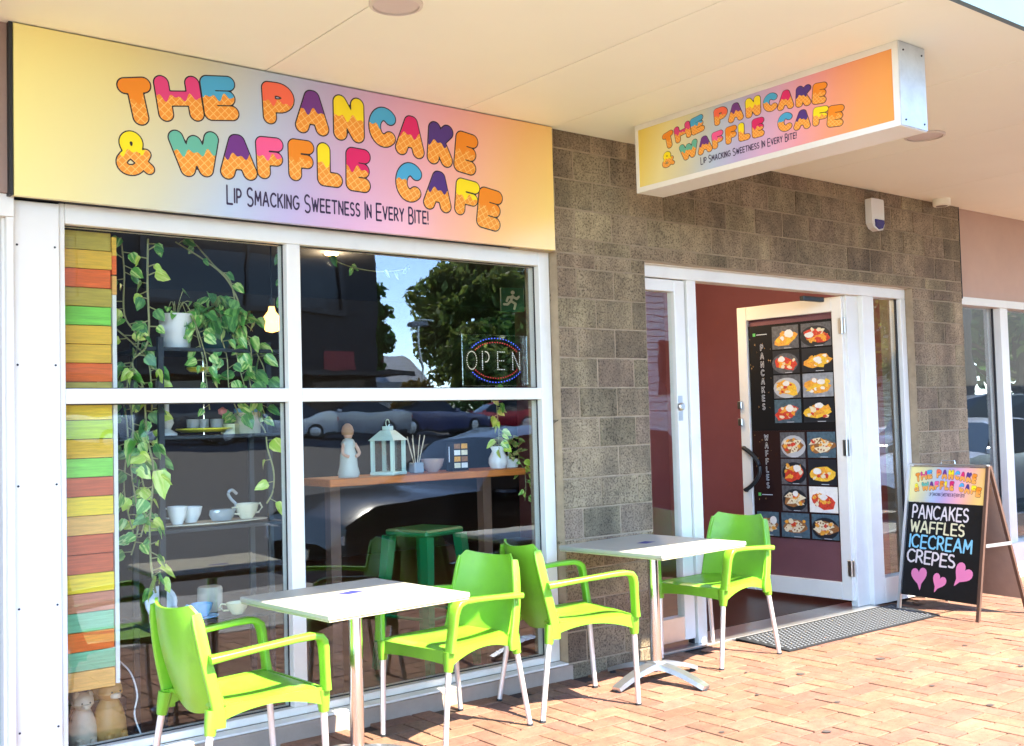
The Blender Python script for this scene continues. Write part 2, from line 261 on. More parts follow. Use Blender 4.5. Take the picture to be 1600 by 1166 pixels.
# ------------------------------------------------------------------ mesh helpers
class MB:
    def __init__(s): s.v = []; s.f = []
    def add(s, v, f):
        o = len(s.v); s.v += [tuple(p) for p in v]; s.f += [tuple(i+o for i in q) for q in f]; return s
    def box(s, x0, x1, y0, y1, z0, z1, b=0):
        if b:
            bm = bmesh.new(); bmesh.ops.create_cube(bm, size=1)
            for v in bm.verts: v.co = Vector(((x0+x1)/2+v.co.x*(x1-x0), (y0+y1)/2+v.co.y*(y1-y0), (z0+z1)/2+v.co.z*(z1-z0)))
            bmesh.ops.bevel(bm, geom=bm.edges[:], offset=b, segments=1, affect='EDGES'); bm.verts.index_update()
            s.add([v.co for v in bm.verts], [[v.index for v in f.verts] for f in bm.faces]); bm.free(); return s
        return s.add([(x0, y0, z0), (x1, y0, z0), (x1, y1, z0), (x0, y1, z0), (x0, y0, z1), (x1, y0, z1), (x1, y1, z1), (x0, y1, z1)],
                     [(0, 3, 2, 1), (4, 5, 6, 7), (0, 1, 5, 4), (1, 2, 6, 5), (2, 3, 7, 6), (3, 0, 4, 7)])
    def sweep(s, path, sec, up=(0, 0, 1), cap=True, scale=None):
        P = [Vector(p) for p in path]; n = len(P); k = len(sec); V = []
        for i, p in enumerate(P):
            t = (P[min(i+1, n-1)]-P[max(i-1, 0)]).normalized(); u = Vector(up)
            if abs(t.dot(u)) > .97: u = Vector((1, 0, 0)) if abs(t.x) < .9 else Vector((0, 1, 0))
            a = t.cross(u).normalized(); b = a.cross(t); sc_ = scale[i] if scale else 1
            V += [p+a*q[0]*sc_+b*q[1]*sc_ for q in sec]
        F = [(i*k+j, i*k+(j+1) % k, (i+1)*k+(j+1) % k, (i+1)*k+j) for i in range(n-1) for j in range(k)]
        if cap: F += [tuple(range(k-1, -1, -1)), tuple((n-1)*k+j for j in range(k))]
        return s.add(V, F)
    def tube(s, path, r, k=10, scale=None):
        return s.sweep(path, [(r*math.cos(2*math.pi*j/k), r*math.sin(2*math.pi*j/k)) for j in range(k)], scale=scale)
    def lathe(s, prof, c=(0, 0, 0), k=20):
        V = [(c[0]+r*math.cos(2*math.pi*j/k), c[1]+r*math.sin(2*math.pi*j/k), c[2]+z) for r, z in prof for j in range(k)]
        n = len(prof); F = [(i*k+j, i*k+(j+1) % k, (i+1)*k+(j+1) % k, (i+1)*k+j) for i in range(n-1) for j in range(k)]
        if prof[0][0] > 1e-4: F.append(tuple(range(k-1, -1, -1)))
        if prof[-1][0] > 1e-4 : F.append(tuple((n-1)*k+j for j in range(k)))
        return s.add(V, F)
    def prism(s, poly, y0, y1, axis='y'):
        n = len(poly)
        def mk(a, b, t): return (a, t, b) if axis == 'y' else ((t, a, b) if axis == 'x' else (a, b, t))
        V = [mk(a, b, y0) for a, b in poly]+[mk(a, b, y1) for a, b in poly]
        return s.add(V, [tuple(range(n)), tuple(range(2*n-1, n-1, -1))]+[(i, i+n, (i+1) % n+n, (i+1) % n) for i in range(n)])
    def sheet(s, fn, nu, nv, th, nrm):
        """grid surface fn(u,v) thickened along nrm(u,v)"""
        A = [Vector(fn(i/nu, j/nv)) for i in range(nu+1) for j in range(nv+1)]
        B = [a+Vector(nrm(i/nu, j/nv))*th for a, (i, j) in zip(A, [(i, j) for i in range(nu+1) for j in range(nv+1)])]
        o = len(A); w = nv+1; F = []
        for i in range(nu):
            for j in range(nv):
                a, b, c, d = i*w+j, i*w+j+1, (i+1)*w+j+1, (i+1)*w+j
                F += [(a, b, c, d), (o+d, o+c, o+b, o+a)]
        ring = [j for j in range(w)]+[i*w+nv for i in range(1, nu+1)]+[nu*w+j for j in range(nv-1, -1, -1)]+[i*w for i in range(nu-1, 0, -1)]
        for a, b in zip(ring, ring[1:]+ring[:1]): F.append((b, a, a+o, b+o))
        return s.add(A+B, F)
    def mesh(s, name, mat, smooth=False):
        me = bpy.data.meshes.new(name); me.from_pydata(s.v, [], s.f); me.materials.append(M[mat] if isinstance(mat, str) else mat)
        bm = bmesh.new(); bm.from_mesh(me); bmesh.ops.recalc_face_normals(bm, faces=bm.faces[:]); bm.to_mesh(me); bm.free()
        if smooth:
            for p in me.polygons: p.use_smooth = True
            try: me.set_sharp_from_angle(angle=rad(40))
            except Exception: pass
        me.update(); return me
    def build(s, name, mat, parent=None, smooth=False, **k): return put(name, s.mesh(name, mat, smooth), parent, **k)
def put(name, me, parent=None, loc=None, rot=None, scale=None, **tags):
    o = bpy.data.objects.new(name, me); col.objects.link(o)
    if parent: o.parent = parent
    if loc is not None: o.location = loc
    if rot is not None: o.rotation_euler = rot
    if scale is not None: o.scale = (scale,)*3 if not hasattr(scale, '__len__') else scale
    for a, v in tags.items(): o[a] = v
    return o
def thing(name, label, category, loc=(0, 0, 0), rz=0, group=None, scale=None, rot=None):
    o = put(name, None, None, loc, rot or (0, 0, rz), scale, label=label, category=category)
    o.empty_display_size = .1
    if group: o['group'] = group
    return o
def struct(o): o['kind'] = 'structure'; return o
def copy_tree(o, parent=None):
    c = o.copy(); col.objects.link(c)
    if parent: c.parent = parent
    for ch in list(o.children): copy_tree(ch, c)
    return c
def bx(name, mat, parent, x0, x1, y0, y1, z0, z1, b=0, **k): return MB().box(x0, x1, y0, y1, z0, z1, b).build(name, mat, parent, **k)

# ------------------------------------------------------------------ lettering engine (strokes -> flat printed shapes)
def arc(cx, cy, rx, ry, a0, a1, n=12): return [(cx+rx*math.cos(rad(a0+(a1-a0)*i/n)), cy+ry*math.sin(rad(a0+(a1-a0)*i/n))) for i in range(n+1)]
G = {
 'T': [[(0, 1), (.7, 1)], [(.35, 1), (.35, 0)]], 'H': [[(0, 0), (0, 1)], [(.65, 0), (.65, 1)], [(0, .5), (.65, .5)]],
 'E': [[(.55, 1), (0, 1), (0, 0), (.55, 0)], [(0, .5), (.5, .5)]], 'F': [[(.55, 1), (0, 1), (0, 0)], [(0, .48), (.5, .48)]],
 'P': [[(0, 0), (0, 1), (.25, 1)]+arc(.25, .71, .3, .29, 90, -90)+[(0, .42)]], 'A': [[(0, 0), (.33, 1), (.4, 1), (.73, 0)], [(.13, .33), (.6, .33)]],
 'N': [[(0, 0), (0, 1), (.6, 0), (.6, 1)]], 'C': [arc(.42, .5, .42, .5, 48, 312, 20)], 'K': [[(0, 0), (0, 1)], [(.58, 1), (.02, .45)], [(.22, .6), (.62, 0)]],
 'W': [[(0, 1), (.22, 0), (.45, .85), (.68, 0), (.9, 1)]], 'L': [[(0, 1), (0, 0), (.5, 0)]],
 '&': [[(.78, .02), (.22, .62)]+arc(.36, .80, .19, .20, 200, -20)+[(.5, .62), (.12, .42)]+arc(.27, .22, .27, .22, 135, 330)+[(.62, .28), (.74, .46)]],
 'I': [[(0, 0), (0, 1)]], 'S': [arc(.26, .75, .26, .25, 40, 270, 12)+arc(.26, .25, .28, .25, 90, -140, 12)], 'M': [[(0, 0), (.06, 1), (.38, .3), (.7, 1), (.76, 0)]],
 'G': [arc(.42, .5, .42, .5, 50, 330, 20)+[(.8, .45), (.5, .45)]], 'Y': [[(0, 1), (.3, .5), (.6, 1)], [(.3, .5), (.3, 0)]],
 'B': [[(0, 0), (0, 1), (.22, 1)]+arc(.22, .76, .24, .24, 90, -90)+[(0, .52)], [(.22, .52)]+arc(.24, .26, .28, .26, 90, -90)+[(0, 0)]],
 'R': [[(0, 0), (0, 1), (.25, 1)]+arc(.25, .73, .28, .27, 90, -90)+[(0, .46)], [(.22, .46), (.58, 0)]], '!': [[(0, 1), (0, .32)], [(0, 0), (0, .02)]],
 'O': [arc(.4, .5, .4, .5, 0, 360, 24)], 'V': [[(0, 1), (.32, 0), (.64, 1)]],
}
def gbox(c): xs = [p[0] for l in G[c] for p in l]; return min(xs), max(xs)
def sdf(lines, X, Y):
    d = np.full(X.shape, 9.)
    for l in lines:
        for (ax, ay), (bx_, by_) in zip(l, l[1:]):
            dx, dy = bx_-ax, by_-ay; q = dx*dx+dy*dy+1e-12; t = np.clip(((X-ax)*dx+(Y-ay)*dy)/q, 0, 1)
            d = np.minimum(d, np.hypot(X-ax-t*dx, Y-ay-t*dy))
    return d
def iso(val, xs, ys, z=0):
    """polygons of val<0 on a grid (marching squares with clipping)"""
    V, F = [], []; idx = {}
    def vid(k, p):
        if k not in idx: idx[k] = len(V); V.append((p[0], p[1], z))
        return idx[k]
    nx, ny = len(xs), len(ys)
    for i in range(nx-1):
        for j in range(ny-1):
            c = [(i, j), (i+1, j), (i+1, j+1), (i, j+1)]; w = [val[a][b] for a, b in c]
            if min(w) >= 0: continue
            poly = []
            for q in range(4):
                a, b = c[q], c[(q+1) % 4]; wa, wb = w[q], w[(q+1) % 4]
                if wa < 0: poly.append(vid(a, (xs[a[0]], ys[a[1]])))
                if (wa < 0) != (wb < 0):
                    t = wa/(wa-wb); k = (min(a, b), max(a, b)); poly.append(vid(k, (xs[a[0]]+(xs[b[0]]-xs[a[0]])*t, ys[a[1]]+(ys[b[1]]-ys[a[1]])*t)))
            if len(poly) > 2: F.append(tuple(poly))
    return V, F
def flat(name, V, F, mat):
    me = bpy.data.meshes.new(name); me.from_pydata(V, [], F); me.materials.append(M[mat]); me.update(); return me
BUB = {}
def bubble(c, color, asp):
    """unit-height bubble letter centred on 0: outline, cone and icing meshes"""
    key = (c, color, round(asp, 2))
    if key in BUB: return BUB[key]
    r, o = (.148 if c != '&' else .105), .028; x0, x1 = gbox(c); w = asp-2*(r+o)*.98; h = 1-2*(r+o)
    if w < .05: w = .05
    sx = w/max(x1-x0, .01); lines = [[((p[0]-x0)*sx-w/2, p[1]*h-h/2) for p in l] for l in G[c]]
    xs = np.linspace(-asp/2-.05, asp/2+.05, 40); ys = np.linspace(-.53, .53, 44); X, Y = np.meshgrid(xs, ys, indexing='ij'); d = sdf(lines, X, Y)
    ph = (ord(c)*1.7+len(BUB)) % 6
    drip = .02+.05*np.sin(X*17+ph)+.045*np.sin(X*29+ph*2.1)-.10*(np.abs(X)/asp*2)**2*0
    ol = flat('letter', *iso(d-(r+o), xs, ys, .0006), 'black_mark'); cn = flat('cone', *iso(d-r, xs, ys, .0012), 'cone')
    ic = flat('icing', *iso(np.maximum(d-r, (drip-Y)*.9), xs, ys, .0018), 'icing_'+color)
    BUB[key] = (ol, cn, ic); return BUB[key]
def text_mesh(txt, h, r, gap=.32, small=None, jit=0, space=.5, wob=0):
    """joined stroke text, baseline 0, starts at x=0; returns verts, faces, width. small: height of non-initial letters"""
    V, F = [], []; x = 0; first = True; rg = random.Random(len(txt))
    for ch in txt:
        if ch == ' ': x += space*h; first = True; continue
        hh = h if (first or not small) else h*small
        a, b = gbox(ch); sx = hh*.82; w = (b-a)*sx; dy = rg.uniform(-jit, jit)*h
        if small and not first: dy += h*(1-small)*.45
        lines = [[((p[0]-a)*sx+rg.uniform(-wob, wob)*h, p[1]*hh+rg.uniform(-wob, wob)*h) for p in l] for l in G[ch]]
        step = r*.75; nx = int((w+2.6*r)/step)+3; ny = int((hh+2.6*r)/step)+3
        xs = np.linspace(-1.3*r, w+1.3*r, nx); ys = np.linspace(-1.3*r, hh+1.3*r, ny); X, Y = np.meshgrid(xs, ys, indexing='ij')
        v, f = iso(sdf(lines, X, Y)-r, xs, ys); o = len(V)
        V += [(p[0]+x, p[1]+dy, 0) for p in v]; F += [tuple(i+o for i in q) for q in f]
        x += w+gap*h*(.75 if small else 1); first = False
    return V, F, x-gap*h
LET = [('T', .1747, .6579, .155, .218, 12, 'o'), ('H', .2396, .7188, .217, .212, 9, 'p'), ('E', .3055, .7659, .174, .214, 8, 'b'), ('P', .4077, .7978, .172, .211, 3, 'c'), ('A', .4688, .7784, .186, .225, 0, 'v'), ('N', .5392, .7770, .180, .236, 0, 'y'), ('C', .6061, .7618, .164, .215, -2, 'b'), ('A', .6648, .7285, .182, .224, -4, 'm'), ('K', .7301, .7050, .168, .237, -5, 'i'), ('E', .7870, .6717, .152, .234, -7, 'o'),
 ('&', .1681, .3324, .170, .203, 8, 'y'), ('W', .2644, .3809, .241, .216, 6, 't'), ('A', .3348, .3975, .186, .219, 4, 'v'), ('F', .3911, .4211, .146, .208, 3, 'k'), ('F', .4474, .4349, .143, .211, 1, 'o'), ('L', .5005, .4307, .143, .222, 0, 'y'), ('E', .5557, .4252, .145, .228, -1, 'm'), ('C', .6586, .3892, .162, .215, -4, 'b'), ('A', .7221, .3518, .181, .222, -5, 'i'), ('F', .7874, .3283, .161, .209, -6, 'y'), ('E', .8391, .2659, .167, .235, -8, 'o')]
def artwork(face, W, H, kx=1, ky=1, cx=.5, cy=.5, off=0):
    """lettering printed on a sign face whose local XY plane is the print; face origin bottom-left. kx,ky scale the layout about its centre"""
    for c, u, v, w, h, a, colr in LET:
        u2 = (u-.5)*kx+cx; v2 = (v-.47)*ky+cy
        S = H/.722*h*ky; ax = max(.55, min(1.15, w/h))
        ol, cn, ic = bubble(c, colr, ax)
        sx = (W/2.897*w*kx)/(H/.722*w*ky)
        o = put('letter', ol, face, (u2*W, v2*H, off), (0, 0, rad(a)), (S*sx, S, 1)); put('cone', cn, o); put('icing', ic, o)
    V, F, tw = text_mesh('LIP SMACKING SWEETNESS IN EVERY BITE!', 1, .062, gap=.24, small=.74, space=.33)
    Hh = .085*H/.722*ky; w_target = (.697-.3155)*W*kx; me = flat('tagline', V, F, 'tag_ink')
    put('tagline', me, face, ((.3155-.5)*kx*W+cx*W, ((.085-.47)*ky+cy)*H, off+.001), (0, 0, 0), (w_target/tw, Hh, 1))

# ================================================================== SETTING
YF = .065                      # front of the window and door frames, block face is Y=0
CZ = 3.159                     # soffit
# ground sheets
struct(MB().add([(-300, -400, -.18), (300, -400, -.18), (300, 60, -.18), (-300, 60, -.18)], [(0, 1, 2, 3)]).build('ground', 'grass'))
struct(bx('road', 'asphalt', None, -90, 110, -16, -5.3, -.40, -.13))
struct(bx('parking_lane', 'parking_lane', None, -90, 110, -5.298, -2.75, -.40, -.126))
MBk = MB().add([(-90, -16.002, -.132), (110, -16.002, -.132), (110, -30, .95), (-90, -30, .95)], [(0, 1, 2, 3)]).add([(-90, -30, .95), (110, -30, .95), (110, -62, 1.6), (-90, -62, 1.6)], [(0, 1, 2, 3)])
struct(MBk.build('car_park', 'asphalt'))
struct(bx('kerb', 'kerb', None, -40, 60, -2.748, -2.60, -.40, -.008, .015))

# pavement: herringbone pavers over a sand bed
pav = struct(bx('pavement', 'joint_sand', None, -40, 60, -2.597, 6.5, -.35, -.014))
PL, PW, PG = .240, .120, .008
CAMX = Vector((-4.0539, -4.6935, 1.4569))
def in_view(x, y):
    d = Vector((x, y, 0))-CAMX; z = d.dot(fw)
    if z < .5: return False
    px = 800+1684*d.dot(rr)/z; py = 583-1684*d.dot(uu)/z
    return -60 < px < 1660 and 500 < py < 1230
cells = []
N0 = 90
for i in range(-60, 95):
    for j in range(-24, 3):
        k = (i-j) % 4
        x, y = i*PW-1.2, j*PW-.02
        if k == 0: cells.append((x, y, x+PL, y+PW, 0))        # long along X
        elif k == 3: cells.append((x, y, x+PW, y+PL, 1))      # long along Y
cells = [c for c in cells if c[1] > -2.6 and c[3] < .10 and c[0] > -6 and c[2] < 9.5]
def pv_mesh(w, h, seed):
    mb = MB().box(PG/2-w/2, w/2-PG/2, PG/2-h/2, h/2-PG/2, -.014, 0, .0022); return mb.mesh('paver', 'paver')
pmx = [pv_mesh(PL, PW, i) for i in range(1)]; pmy = [pv_mesh(PW, PL, i) for i in range(1)]
vis = [c for c in cells if in_view((c[0]+c[2])/2, (c[1]+c[3])/2)]
vis.sort(key=lambda c: (Vector(((c[0]+c[2])/2, (c[1]+c[3])/2, 0))-CAMX).length)
ind = set(vis[:300]); rest = MB()
for c in cells:
    cx, cy = (c[0]+c[2])/2, (c[1]+c[3])/2; dz = R_.uniform(-.0018, .0018)
    if c in ind:
        put('paver', pmx[0] if c[4] == 0 else pmy[0], pav, (cx, cy, dz), (R_.uniform(-.004, .004), R_.uniform(-.004, .004), R_.uniform(-.004, .004)))
    else:
        rest.box(c[0]+PG/2, c[2]-PG/2, c[1]+PG/2, c[3]-PG/2, -.012, dz)
o = rest.build('far_pavers', 'paver_joined', pav); o['kind'] = 'stuff'
# chewing-gum spots on the pavement
for gx, gy, gr in [(.98, -.86, .03), (.62, -1.35, .022), (1.62, -.95, .034), (1.25, -1.5, .02), (.15, -1.62, .026), (2.3, -1.1, .018), (1.9, -.62, .016), (.45, -.98, .016), (1.1, -1.9, .024), (-.2, -1.3, .018), (2.0, -1.6, .022), (-.5, -1.65, .024), (.8, -.62, .014), (2.7, -1.35, .02), (.05, -2.1, .026), (-.7, -1.25, .014), (1.45, -1.25, .012)]:
    n = 9; put('gum_spot', flat('gum_spot', [(gr*math.cos(6.283*i/n)*R_.uniform(.7, 1.2), gr*.8*math.sin(6.283*i/n)*R_.uniform(.7, 1.2), .0045) for i in range(n)], [tuple(range(n))], 'gum'), pav, (gx, gy, 0))

# awning: soffit panels, joints are real gaps under a deck
aw = thing('awning', 'wide awning with cream painted soffit panels over the footpath', 'awning')
bx('deck', 'fascia_paint', aw, -12, 18, -2.40, .30, CZ+.012, CZ+.20)
bx('fascia', 'fascia_paint', aw, -12, 18, -2.43, -2.402, CZ-.010, CZ+.45)
JX = [-12, -6.6, -3.55, -1.62, .05, 1.62, 3.3, 5.1, 7.2, 10, 14, 18]
JX = [-12, -9, -6.3, -4.1, -1.815, -.658, -.017, 1.15, 2.31, 3.60, 4.9, 6.2, 9, 12, 18]
for a, b in zip(JX, JX[1:]): bx('soffit_panel', 'soffit', aw, a+.0025, b-.0025, -2.398, .29, CZ, CZ+.010, .0015)
def downlight(x, y, r, label):
    t = thing('downlight', label, 'downlight', (x, y, CZ), group='round lights in the awning soffit')
    MB().lathe([(r*1.16, -.0005), (r*1.14, -.010), (r, -.014), (r, -.0005)], k=28).build('rim', 'downlight_rim', t, True)
    MB().lathe([(.0, -.006), (r*.98, -.006), (r*.98, -.001), (0, -.001)], k=28).build('lens', 'downlight', t)
downlight(-1.74, -1.07, .095, 'round recessed light cut by the top edge above the big sign')
downlight(2.05, -1.13, .105, 'round recessed light in the soffit just behind the light box')
t = thing('ceiling_sensor', 'small round cream sensor under the soffit near the block wall', 'sensor', (4.02, -.10, CZ))
MB().lathe([(0, -.055), (.062, -.055), (.068, -.048), (.068, -.0), (0, -.0)], k=24).build('housing', 'soffit', t, True)
MB().lathe([(0, -.0565), (.045, -.0565), (.045, -.0558), (0, -.0558)], k=20).build('grille', 'soffit_joint', t)

# ------------------------------------------------------------------ block wall
bw = thing('block_wall', 'weathered grey brown concrete block wall round the cafe doorway', 'wall')
CH, BL = .175, .300; JT = .010
core = MB()
core.box(0.004, .722, .005, .30, -.02, 2.351); core.box(3.706, 4.452, .005, .30, -.02, 2.351); core.box(-.3, 4.452, .005, .30, 2.4385, CZ+.01); core.box(3.706, 4.452, .005, .30, 2.351, 2.4385); core.box(.004, .722, .005, .30, 2.351, 2.4385)
core.build('mortar', 'mortar', bw)
# course lines measured upward
zs = [.0]
z = 2.351
down = []
while z > .01: down.append(z); z -= CH
down.append(z)
courses = []
for a, b in zip(down, down[1:]): courses.append((max(b, -.02), a, 'low'))
up = [2.351, 2.4385, 2.526]
zt = 2.526
while zt < CZ: up.append(zt+CH); zt += CH
for a, b in zip(up, up[1:]): courses.append((a, min(b, CZ+.004), 'up'))
bcache = {}
def block(x0, x1, z0, z1):
    w, h = x1-x0-JT, z1-z0-JT
    if w < .02 or h < .01: return
    key = (round(w, 3), round(h, 3), R_.randint(0, 2))
    if key not in bcache:
        rg = random.Random(str(key)); bm = bmesh.new(); bmesh.ops.create_cube(bm, size=1)
        for v in bm.verts: v.co = Vector((v.co.x*w, v.co.y*.09, v.co.z*h))
        bmesh.ops.bevel(bm, geom=bm.edges[:], offset=.004, segments=1, affect='EDGES')
        fr = [f for f in bm.faces if f.normal.y < -.9]
        for v in bm.verts: v.co += Vector((rg.uniform(-.0015, .0015), rg.uniform(-.0012, .0012), rg.uniform(-.0015, .0015)))
        me = bpy.data.meshes.new('concrete_block'); bm.to_mesh(me); bm.free(); me.materials.append(M['block']); bcache[key] = me
    put('concrete_block', bcache[key], bw, ((x0+x1)/2, .045+R_.uniform(-.003, .001), (z0+z1)/2))
def course(xa, xb, z0, z1, off):
    x = xa
    first = BL*off if off else BL
    nxt = x+first
    while x < xb-.005:
        e = min(nxt, xb)
        if xb-e < .06: e = xb
        block(x, e, z0, z1); x = e; nxt = x+BL
for n, (z0, z1, k) in enumerate(sorted(courses)):
    off = .5 if n % 2 else 0
    if k == 'low':
        course(0, .722, z0, z1, off); course(3.706, 4.456, z0, z1, .5-off)
    elif z1 < 2.45:
        course(0, .722, z0, z1, off); course(.722, 3.70, z0+.085-.0, z1, 0) if False else course(3.706, 4.456, z0, z1, off)
        course(.722, 3.706, 2.4385-.004, 2.4385, 0)
    else: course(-.15, 4.456, z0, z1, off)
bx('lintel_mortar', 'mortar', bw, .72, 3.71, .012, .30, 2.432, 2.4385)
bx('end_joint', 'gasket', bw, 4.4565, 4.462, .0, .2, 2.39, CZ)

# ------------------------------------------------------------------ interior shell
sh = thing('shop_interior', 'dim cafe room with maroon and dark walls behind the glass', 'room')
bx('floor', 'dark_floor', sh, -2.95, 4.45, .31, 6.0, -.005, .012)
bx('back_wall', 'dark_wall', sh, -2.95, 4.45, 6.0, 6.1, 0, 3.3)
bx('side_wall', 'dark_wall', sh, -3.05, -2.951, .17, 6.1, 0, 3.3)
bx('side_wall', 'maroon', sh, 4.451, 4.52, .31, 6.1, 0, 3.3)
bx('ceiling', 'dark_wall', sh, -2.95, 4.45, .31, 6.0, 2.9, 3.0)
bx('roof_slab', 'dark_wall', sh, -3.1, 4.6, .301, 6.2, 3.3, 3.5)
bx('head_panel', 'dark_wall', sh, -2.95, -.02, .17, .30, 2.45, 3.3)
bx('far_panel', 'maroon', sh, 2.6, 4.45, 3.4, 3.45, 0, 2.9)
for x, y in ((.3, 3.2), (2.1, 1.7), (-.9, 2.6)):
    MB().lathe([(0, 2.885), (.05, 2.885), (.06, 2.899), (0, 2.899)], (x, y, 0), 16).build('spot_light', 'spot_lens', sh)
    ld = bpy.data.lights.new('room_spot', 'POINT'); ld.energy = 9 if y == 1.7 else 2.5; ld.color = (1, .72, .45); ld.shadow_soft_size = .05; lo = bpy.data.objects.new('room_spot', ld); col.objects.link(lo); lo.location = (x, y, 2.84)

# ------------------------------------------------------------------ shop window
win = thing('shop_window', 'large white framed cafe window of four panes under the big sign', 'window')
WZ0, WZ1, TZ0, TZ1 = .088, 2.445, 1.587, 1.652
GY = .118
def bar(parent, nm, x0, x1, z0, z1, y0=YF, y1=.165): return bx(nm, 'white_frame', parent, x0, x1, y0, y1, z0, z1, .003)
bar(win, 'jamb', -2.735, -2.711, WZ0, WZ1); bar(win, 'mullion', -1.675, -1.603, .125, 2.357); bar(win, 'jamb', -.083, -.004, WZ0, WZ1)
bar(win, 'head', -2.710, -.084, 2.358, 2.445); bar(win, 'sill', -2.710, -.084, WZ0, .124)
bar(win, 'transom', -2.710, -1.676, TZ0, TZ1); bar(win, 'transom', -1.602, -.084, TZ0, TZ1)
for x0, x1 in ((-2.711, -1.675), (-1.603, -.083)):
    for z0, z1 in ((.124, TZ0), (TZ1, 2.358)):
        g = bx('pane', 'glass', win, x0-.004, x1+.004, GY, GY+.002, z0-.004, z1+.004)
        e = .005
        gk = MB().box(x0, x0+e, GY-.01, GY-.003, z0, z1).box(x1-e, x1, GY-.01, GY-.003, z0, z1).box(x0+e, x1-e, GY-.01, GY-.003, z0, z0+e).box(x0+e, x1-e, GY-.01, GY-.003, z1-e, z1)
        gk.build('gasket', 'gasket', g)
bx('sill_ledge', 'white_frame', win, -2.74, -.006, -.012, YF-.001, .0755, .087, .003)
pl = thing('window_plinth', 'low brown rendered plinth under the cafe window', 'plinth')
bx('base', 'plinth', pl, -2.93, .018, -.024, .30, -.02, .075, .004)
# white column panel at the left with screws
cp = thing('column_panel', 'tall white cover panel left of the cafe window', 'panel')
bx('panel', 'white_panel', cp, -2.922, -2.7365, YF-.012, .16, .0755, 2.437, .003)
for z in (.25, .75, 1.25, 1.75, 2.25):
    for x in (-2.905, -2.755):
        MB().lathe([(0, 0), (.005, 0), (.004, .003), (0, .004)], k=8).build('screw', 'gasket', cp, loc=(x, YF-.0125, z), rot=(rad(90), 0, 0))
# sign
SX0, SX1, SZ0, SZ1 = -2.935, -.038, 2.438, 3.152
sg = thing('fascia_sign', 'large pastel gradient cafe sign above the window', 'sign', (SX0, -.035, SZ0), rot=(rad(90), 0, 0))
W_, H_ = SX1-SX0, SZ1-SZ0
gradient_mat('art_fascia', W_, H_)
bd = MB().box(0, W_, 0, H_, -.03, 0).build('board', 'art_fascia', sg)
artwork(bd, W_, H_, cy=.47)
bx('edge_trim', 'gasket', None, -2.952, -2.938, -.03, .1, 2.44, CZ-.002, label='thin dark gap strip at the left edge of the big sign', category='strip')
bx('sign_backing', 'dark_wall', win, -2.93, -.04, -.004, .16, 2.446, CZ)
# neighbour, left
nl = thing('neighbour_shopfront', 'sliver of pinkish shopfront with white window frame at far left', 'shopfront')
bx('fascia_wall', 'brown_render', nl, -9, -2.953, .0, .3, 2.452, CZ-.001)
bx('head', 'white_frame', nl, -9, -2.924, .02, .16, 2.36, 2.451); bx('jamb', 'white_frame', nl, -2.95, -2.924, .03, .16, -.01, 2.359); bx('stop', 'white_frame', nl, -2.963, -2.951, .06, .16, -.01, 2.359)
bx('sill', 'white_frame', nl, -9, -2.9635, .02, .16, -.01, .12)
bx('pane', 'glass', nl, -9, -2.963, .11, .112, .12, 2.36); bx('room_back', 'dark_wall', nl, -9, -3.06, 1.2, 1.3, -.01, 3.1)
# neighbour, right
nr = thing('neighbour_shop', 'salmon rendered shopfront with white framed windows at far right', 'shopfront')
bx('fascia_wall', 'pink_render', nr, 4.463, 14, .03, .3, 2.41, CZ-.001)
bx('head', 'white_frame', nr, 4.458, 14, .02, .16, 2.345, 2.409)
bx('sill', 'white_frame', nr, 4.458, 14, .0, .16, -.01, .30)
for x in (5.14, 6.5, 7.9): bx('mullion', 'white_frame', nr, x, x+.13, .04, .16, .301, 2.344)
for a, b in ((4.458, 5.14), (5.27, 6.5), (6.63, 7.9), (8.03, 14)):
    g = bx('pane', 'glass', nr, a, b, .115, .117, .301, 2.344); bx('gasket', 'gasket', g, b-.018, b-.002, .10, .112, .301, 2.344)
bx('room_back', 'dark_wall', nr, 4.53, 14, 1.6, 1.7, -.01, 3.1); bx('room_floor', 'dark_floor', nr, 4.53, 14, .17, 1.6, -.01, .01)

# ------------------------------------------------------------------ door frame, side leaf, sidelight
df = thing('door_frame', 'white aluminium shopfront frame round the open doorway', 'door frame')
bar(df, 'head', .728, 3.70, 2.352, 2.430); bar(df, 'drip', .728, 3.70, 2.4305, 2.4375, .03, .11)
bar(df, 'jamb', 1.165, 1.250, .012, 2.351); bar(df, 'jamb', 3.115, 3.262, .012, 2.351); bar(df, 'jamb', 3.632, 3.70, .012, 2.351)
bar(df, 'door_stop', 2.965, 3.114, .012, 2.351, .105, .165)
bx('threshold', 'alu', df, .73, 3.115, .02, .30, -.004, .012, .003)
bar(df, 'sill', 3.263, 3.631, .012, .20); g = bx('pane', 'glass', df, 3.262, 3.632, GY, GY+.002, .2, 2.352); bx('gasket', 'gasket', g, 3.612, 3.630, .10, .112, .201, 2.351)
sl = thing('narrow_door_leaf', 'narrow closed glazed leaf beside the block pier', 'door')
bar(sl, 'stile', 1.055, 1.150, .05, 2.345, .075, .14); bar(sl, 'stile', .732, .780, .05, 2.345, .075, .14); bar(sl, 'top_rail', .781, 1.054, 2.27, 2.345, .075, .14)
bx('bottom_rail', 'alu', sl, .781, 1.054, .075, .14, .05, .20, .003)
bx('pane', 'glass', sl, .780, 1.055, .105, .107, .20, 2.27); bx('gasket', 'gasket', sl, 1.1505, 1.164, .10, .14, .012, 2.351)
lk = MB().lathe([(0, 0), (.026, 0), (.026, .018), (.018, .026), (0, .026)], k=16).build('lock', 'steel', sl, True, loc=(1.075, .075, 1.53), rot=(rad(90), 0, 0)); bx('lock_plate', 'steel', sl, 1.058, 1.095, .071, .0745, 1.44, 1.60)
